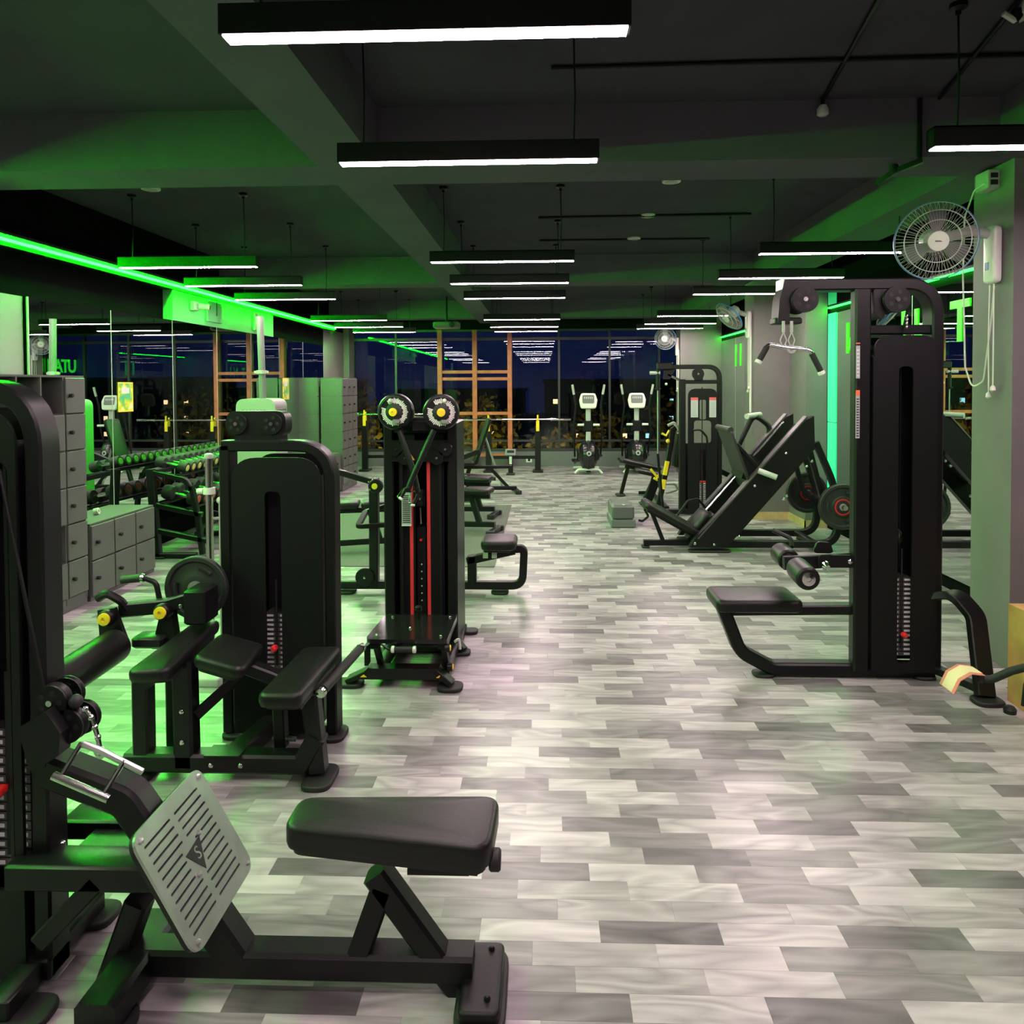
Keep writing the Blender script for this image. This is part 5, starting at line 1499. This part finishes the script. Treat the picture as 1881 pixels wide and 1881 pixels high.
obj('back_pad', MB().cushion(rect(-.14, -.22, .14, .22, .05), (1.70, 9.66, .80), EY, V(.12, 0, 1), .06, .02), M_LEATHER, t)
obj('column_top', MB().tube([(1.60, 9.60, 1.12), (1.68, 9.60, 1.16), (1.74, 9.60, 1.06)], .02, 8, .03), M_LGREY, t)
for q0, q1 in (((1.525, 9.57, .30), (1.55, 9.57, .42)), ((1.555, 9.57, .48), (1.59, 9.57, .66))):
    obj('yellow_sleeve', MB().bar(q0, q1, .05, .055), M_YELLOW, t)
for q0, q1 in (((1.42, 9.9, .52), (1.52, 9.9, .40)), ((1.46, 9.9, .40), (1.54, 9.9, .36)), ((1.56, 9.9, .50), (1.50, 9.9, .38))):
    obj('yellow_grip', MB().tube([q0, q1], .016, 8), M_YELLOW, t)
obj('yellow_knob', MB().ball((1.60, 9.58, .92), .03, 8), M_YELLOW, t)
obj('yellow_hook', MB().tube([(1.52, 9.6, 1.02), (1.58, 9.6, .99), (1.62, 9.6, 1.06)], .016, 8), M_YELLOW, t)
obj('grip_stem', MB().tube([(1.52, 9.9, .40), (1.54, 9.88, .25), (1.57, 9.80, .06)], .015, 8), M_BLACK, t)
foot(t, 1.48, 9.62, .14, .14, .02)
obj('side_bar', MB().tube([(1.58, 9.75, .34), (1.72, 9.75, .34), (1.76, 9.75, .26), (1.60, 9.75, .22)], .016, 8, .05), M_LGREY, t)

# ================================================================ ELLIPTICAL TRAINERS BY THE WINDOW
def elliptical(label, x, y):
    t = thing('elliptical_trainer', label, 'elliptical trainer', (x, y, 0), 'elliptical trainers by the window')
    b = MB().lathe([(.02, -.17), (.16, -.16), (.26, -.10), (.29, 0), (.26, .10), (.16, .16), (.02, .17)], (x, y + .1, .35), EX, 28)
    hs = obj('flywheel_housing', b, mat('glossy_black_plastic', (.012, .012, .013), .22), t)
    obj('housing_seam', MB().lathe([(.291, -.006), (.294, 0), (.291, .006)], (x, y + .1, .35), EX, 28), M_DARK, hs)
    obj('badge', MB().lathe([(.045, 0), (.043, .006), (.01, .008)], (x, y - .186, .40), (0, -1, .15), 14), M_LGREY, hs)
    obj('badge_core', MB().lathe([(.024, 0), (.02, .004), (.004, .004)], (x, y - .194, .40), (0, -1, .15), 12), M_DARK, hs)
    obj('front_stabiliser', MB().tube([(x - .25, y - .02, .02), (x - .19, y - .02, .09), (x + .19, y - .02, .09), (x + .25, y - .02, .02)], .022, 10, .05), M_WHITE, t)
    obj('rear_stabiliser', MB().tube([(x - .25, y + .80, .03), (x + .25, y + .80, .03)], .03, 10), M_WHITE, t)
    obj('floor_beam', MB().bb(x - .04, x + .04, y - .02, y + .82, .04, .10, .005), M_BLACK, t)
    obj('mast', MB().bb(x - .045, x + .045, y + .02, y + .09, .60, 1.26, .01), M_LGREY, t)
    obj('mast_cover', MB().bb(x - .10, x + .10, y + .0, y + .10, .78, 1.0, .03), M_BLACK, t)
    cs = obj('console', MB().cushion(round_poly([(-.14, -.14), (.14, -.14), (.17, .02), (.13, .15), (-.13, .15), (-.17, .02)], .05), (x, y - .01, 1.36), (-1, 0, 0), V(0, .25, 1), .06, .02), M_WHITE, t)
    obj('screen', MB().prism(round_poly([(-.11, -.05), (.11, -.05), (.11, .11), (-.11, .11)], .03), (x, y - .006, 1.36), (-1, 0, 0), V(0, .25, 1), .012), M_GREY_PLASTIC, cs)
    for k in range(5):
        obj('vent_slit', MB().box((x - .07 + k * .035, y - .016 + .02, 1.40), (.012, .012, .07)), M_WHITE, cs)
    for s in (-1, 1):
        arm = obj('moving_arm', MB().tube([(x + s * .24, y + .30, .30), (x + s * .27, y + .12, .80), (x + s * .23, y + .02, 1.28), (x + s * .28, y - .02, 1.58)], .018, 8, .1), M_BLACK, t)
        obj('arm_grip', MB().tube([(x + s * .265, y - .01, 1.48), (x + s * .295, y - .03, 1.66)], .022, 8), M_LGREY, arm)
        obj('pulse_grip', MB().tube([(x + s * .09, y - .05, .92), (x + s * .20, y - .08, .92)], .022, 10), M_WHITE, t)
        obj('crank', MB().disc((x + s * .19, y + .15, .35), EX, .10, .03, 18), M_BLACK, t)
        pa = obj('pedal_arm', MB().tube([(x + s * .22, y + .10, .30 + s * .06), (x + s * .22, y + .80, .16 + s * .03)], .022, 8), M_BLACK, t)
        obj('pedal', MB().bb(x + s * .22 - .07, x + s * .22 + .07, y + .40, y + .72, .24 + s * .05, .27 + s * .05, .008), M_BLACK, pa)
    return t
elliptical('black elliptical trainer with white console, left of the pair at the window', .81, 13.62)
elliptical('black elliptical trainer with white console, right of the pair at the window', 1.72, 13.75)

# ================================================================ BARBELL STANDS
def barbell_stand(label, blabel, xs, y, zb, xb0, xb1):
    t = thing('barbell_stand', label, 'rack', ((xs[0] + xs[1]) / 2, y, 0))
    for x in xs:
        obj('upright', MB().bb(x - .055, x + .055, y - .05, y + .05, .02, zb - .12, .006), M_GREY_PLASTIC if False else M_BLACK, t)
        obj('foot_plate', MB().cushion(rect(x - .10, y - .16, x + .10, y + .16, .03), (0, 0, 0), EX, EY, .035, .01, 0), M_BLACK, t)
        cpb = obj('hook_plate', MB().bb(x - .03, x + .03, y - .062, y + .05, zb - .22, zb - .02, .006), M_YELLOW, t)
        obj('hook', MB().tube([(x, y - .05, zb + .09), (x, y - .055, zb - .01), (x, y - .02, zb - .03), (x, y + .04, zb - .03), (x, y + .055, zb + .05)], .017, 8, .02), M_YELLOW, t)
    obj('tie_beam', MB().bb(xs[0], xs[1], y - .03, y + .03, .25, .31, .005), M_BLACK, t)
    bb_ = thing('barbell', blabel, 'barbell', ((xb0 + xb1) / 2, y, zb))
    obj('shaft', MB().tube([(xb0, y, zb + .004), (xb1, y, zb + .004)], .015, 12), M_CHROME, bb_)
    for xx, s in ((xb0, 1), (xb1, -1)):
        obj('sleeve', MB().tube([(xx, y, zb + .004), (xx + s * .36, y, zb + .004)], .025, 14), M_CHROME, bb_)
        obj('collar', MB().disc((xx + s * .37, y, zb + .004), EX, .038, .02, 14), M_CHROME, bb_)
barbell_stand('black barbell stand with yellow hooks right of the orange frame', 'chrome barbell resting on yellow hooks in front of the orange frame', (-1.07, -.13), 14.0, 1.0, -1.75, .50)
barbell_stand('black barbell stand with yellow hooks left of the lateral raise machine', 'chrome barbell resting on the yellow hooks at the far left window', (-3.50, -2.55), 14.2, 1.10, -3.99, -1.95)

# ================================================================ BENCHES ON THE RUBBER MAT
mt_ = obj('rubber_mat', MB().cushion(rect(-2.66, 6.63, -.46, 10.09, .01), (0, 0, 0), EX, EY, .007, .002, 0), M_MAT)
tag(mt_, 'dark grey rubber floor mat under the benches behind the lateral raise machine', 'mat'); rebase(mt_, (-1.6, 8.36, 0))
def bench(label, x, y, a, incl=0.0, zs=.44, base=.007, side=1):
    """adjustable bench; its length runs along direction a (radians from +x)"""
    t = thing('weight_bench', label, 'bench', (x, y, base))
    d = V(math.cos(a), math.sin(a), 0); w = V(-math.sin(a), math.cos(a), 0)
    o = V(x, y, base)
    Pt = lambda s, q, z: o + d * s + w * q + V(0, 0, z)
    obj('main_beam', MB().sweep([Pt(-.52, 0, .07), Pt(.48, 0, .10)], .06, .06, w), M_BLACK, t)
    for s, wd in ((-.52, .22), (.48, .17)):
        obj('cross_foot', MB().sweep([Pt(s, -wd, .035), Pt(s, wd, .035)], .06, .05, d), M_BLACK, t)
        for q in (-wd, wd):
            obj('foot_cap', MB().box(Pt(s, q, .03), (.09, .06, .06), a, .008), M_RUBBER, t)
    obj('post', MB().sweep([Pt(.30, 0, .10), Pt(.20, 0, zs - .04)], .055, .06, w), M_BLACK, t)
    obj('post', MB().sweep([Pt(-.40, 0, .08), Pt(-.12, 0, zs - .06)], .055, .05, w), M_BLACK, t)
    obj('seat_beam', MB().sweep([Pt(-.45, 0, zs - .04), Pt(.42, 0, zs - .03)], .05, .05, w), M_BLACK, t)
    obj('seat_pad', MB().cushion(rect(0, -.14, .32, .14, .05), Pt(.12, 0, zs), d, w, .06, .022), M_LEATHER, t)
    bd = (-d * math.cos(incl) + V(0, 0, math.sin(incl)))
    obj('back_pad', MB().cushion(rect(0, -.14, .74, .14, .05), Pt(.10, 0, zs), bd, -w, .06, .022), M_LEATHER, t)
    obj('adjust_strut', MB().tube([Pt(-.30, .0, .10), Pt(.10, 0, zs) + bd * .45], .016, 8), M_STEEL, t)
    return t
bench('flat black bench on the mat left of the press machine', -1.95, 7.25, 0.15, 0.0)
bench('black bench whose feet show on the mat just behind the press seat', -1.02, 8.25, -0.25, 0.25)
bench('black bench on the mat behind the other benches', -1.10, 9.25, -0.20, 0.1)
bench('black upright incline bench near the barbell stand', -.95, 11.2, PI + .2, 1.25, base=0)
pl_ = thing('leg_extension', 'black machine with a roller pad and sloping arm behind the lateral raise machine', 'gym machine', (-1.2, 10.4, 0))
roller(pl_, (-1.15, 10.3, .36), (-.75, 10.3, .34), .06)
obj('arm', MB().sweep([(-1.5, 10.45, .50), (-.92, 10.45, .72)], .07, .07), M_BLACK, pl_)
obj('leg', MB().sweep([(-1.02, 10.4, .36), (-1.15, 10.4, .03)], .05, .05), M_BLACK, pl_)
obj('post', MB().sweep([(-1.42, 10.45, .03), (-1.42, 10.45, .55)], .07, .07), M_BLACK, pl_)
obj('base', MB().sweep([(-1.5, 10.42, .035), (-1.05, 10.42, .035)], .08, .05), M_BLACK, pl_)
obj('axle', MB().tube([(-.75, 10.3, .34), (-.69, 10.3, .337)], .025, 10), M_RUBBER, pl_)

# ================================================================ SMALL FLOOR THINGS
sp = thing('body_scale', 'small grey pedestal scale display standing near the far window', 'scale', (-.63, 13.56, 0))
obj('foot', MB().cushion(rect(-.71, 13.48, -.55, 13.64, .03), (0, 0, 0), EX, EY, .03, .01), M_RUBBER, sp)
obj('post', MB().bb(-.675, -.585, 13.53, 13.59, .02, .36, .01), M_BLACK, sp)
obj('post_label', MB().bb(-.655, -.605, 13.525, 13.53, .20, .34), M_PALE, sp)
hd = obj('display_head', MB().cushion(rect(-.10, -.07, .10, .07, .02), (-.63, 13.58, .40), EX, V(0, .6, .8), .04, .012), M_GREY_PLASTIC, sp)
obj('screen', MB().box((-.63, 13.535, .43), (.13, .012, .05)), M_DARK, hd)
stp = thing('aerobic_step', 'grey plastic step block standing on the floor in front of the leg press', 'step', (.90, 8.75, 0))
obj('riser', MB().bb(.765, 1.045, 8.48, 9.06, 0, .10, .012), mat('step_riser_grey', (.12, .125, .13), .5), stp)
obj('platform', MB().bb(.775, 1.03, 8.47, 9.05, .10, .255, .018), mat('step_grey', (.085, .088, .09), .5), stp)
obj('top_tread', MB().bb(.80, 1.005, 8.51, 9.01, .255, .259), mat('step_tread', (.10, .10, .10), .8), stp)
obj('logo_mark', MB().bb(.90, .93, 8.54, 8.57, .259, .2605), M_PALE, stp)

# ================================================================ NIGHT OUTSIDE THE WINDOWS
gd = obj('ground_outside', MB().bb(-60, 60, YF + .6, 140, -3.6, -3.5), mat('dark_asphalt', (.02, .02, .022), .8))
gd['kind'] = 'structure'
M_LEAF = mat('night_leaf', (.16, .17, .02), .6)
M_BARK = mat('bark', (.06, .045, .03), .9)
def tree(label, x, y, h, r, n=420, seed=0):
    rg = random.Random(seed)
    t = thing('tree', label, 'tree', (x, y, -3.5), 'trees outside the window')
    obj('trunk', MB().tube([(x, y, -3.5), (x + .1, y, -3.5 + h * .45), (x - .05, y, -3.5 + h * .8)], .13, 8, r2=.05), M_BARK, t)
    for k in range(5):
        a = rg.uniform(0, 2 * PI)
        obj('branch', MB().tube([(x, y, -3.5 + h * (.4 + .08 * k)), (x + math.cos(a) * r * .7, y + math.sin(a) * r * .5, -3.5 + h * (.6 + .07 * k))], .04, 6, r2=.015), M_BARK, t)
    b = MB()
    for k in range(n):
        a, e, q = rg.uniform(0, 2 * PI), rg.uniform(-1, 1), rg.random() ** .5
        cx = x + math.cos(a) * math.sqrt(1 - e * e) * r * q
        cy = y + math.sin(a) * math.sqrt(1 - e * e) * r * q * .8
        cz = -3.5 + h * .75 + e * r * q * .9
        s = rg.uniform(.06, .15)
        u = V(rg.uniform(-1, 1), rg.uniform(-1, 1), rg.uniform(-1, 1)).normalized()
        v = frame_of(u)[0]
        c = V(cx, cy, cz)
        vs_ = [b.bm.verts.new(c + u * s * p[0] + v * s * .5 * p[1]) for p in ((-1, 0), (0, -1), (1, 0), (0, 1))]
        b.bm.faces.new(vs_)
    obj('leaves', b, M_LEAF, t, smooth=False, kind='stuff')
tree('lamplit tree outside the far left window', -5.4, 19.0, 5.6, 1.5, 900, 1)
tree('lamplit tree outside behind the orange frame', -2.0, 20.5, 5.0, 1.4, 800, 2)
tree('dim tree outside right of the orange frame', 1.6, 23.0, 4.4, 1.3, 600, 3)
tree('low lamplit shrub tree outside below the middle windows', .2, 19.6, 4.0, 1.1, 500, 4)
tree('dim tree outside the right windows', 4.6, 24.0, 5.0, 1.6, 600, 5)
def street_lamp(label, x, y, h, power):
    t = thing('street_lamp', label, 'street lamp', (x, y, -3.5))
    obj('pole', MB().tube([(x, y, -3.5), (x, y, -3.5 + h), (x + .5, y, -3.4 + h)], .05, 8, .2), M_GREY_PLASTIC, t)
    obj('head', MB().bb(x + .35, x + .75, y - .1, y + .1, -3.42 + h, -3.36 + h, .01), M_LGREY, t)
    obj('bulb', MB().bb(x + .40, x + .70, y - .08, y + .08, -3.435 + h, -3.421 + h), emission_mat('sodium_bulb', (1.0, .62, .12), power), t)
street_lamp('sodium street lamp among the trees outside on the left', -3.6, 17.4, 3.2, 11000)
street_lamp('sodium street lamp outside the middle windows', .2, 17.4, 2.9, 7500)
rg = random.Random(11)
M_BLDG = mat('night_building', (.02, .02, .028), .8)
M_LITW = emission_mat('lit_window_warm', (1.0, .62, .30), 4.0)
M_LITC = emission_mat('lit_window_cool', (.35, .8, .75), 2.8)
for i, (x, y, w, h) in enumerate(((-24, 62, 14, 5.6), (-8, 70, 12, 4.6), (6, 64, 12, 5.4), (20, 70, 14, 4.8), (34, 66, 12, 5.8))):
    t = thing('building', ['dark distant building at the far left of the window view', 'dark low building behind the trees outside', 'dark distant building outside the middle windows', 'dark building outside the right windows', 'dark building at the far right of the window view'][i], 'building', (x, y, -3.5))
    obj('wall', MB().bb(x - w / 2, x + w / 2, y, y + 8, -3.5, h - 3.5), M_BLDG, t)
    obj('roof', MB().bb(x - w / 2 - .2, x + w / 2 + .2, y - .2, y + 8.2, h - 3.5, h - 3.2), M_BLDG, t)
    for r_ in range(int(h // 1.5)):
        for c_ in range(int(w // 2)):
            lit = rg.random()
            if lit > .34: continue
            xx, zz = x - w / 2 + .7 + c_ * 2, -3.0 + r_ * 1.5
            f = obj('window', MB().bb(xx, xx + .5, y - .04, y, zz, zz + .5), M_FRAME, t, smooth=False)
            obj('pane', MB().bb(xx + .05, xx + .45, y - .05, y - .04, zz + .05, zz + .45), M_LITW if lit > .1 else M_LITC, f, smooth=False)
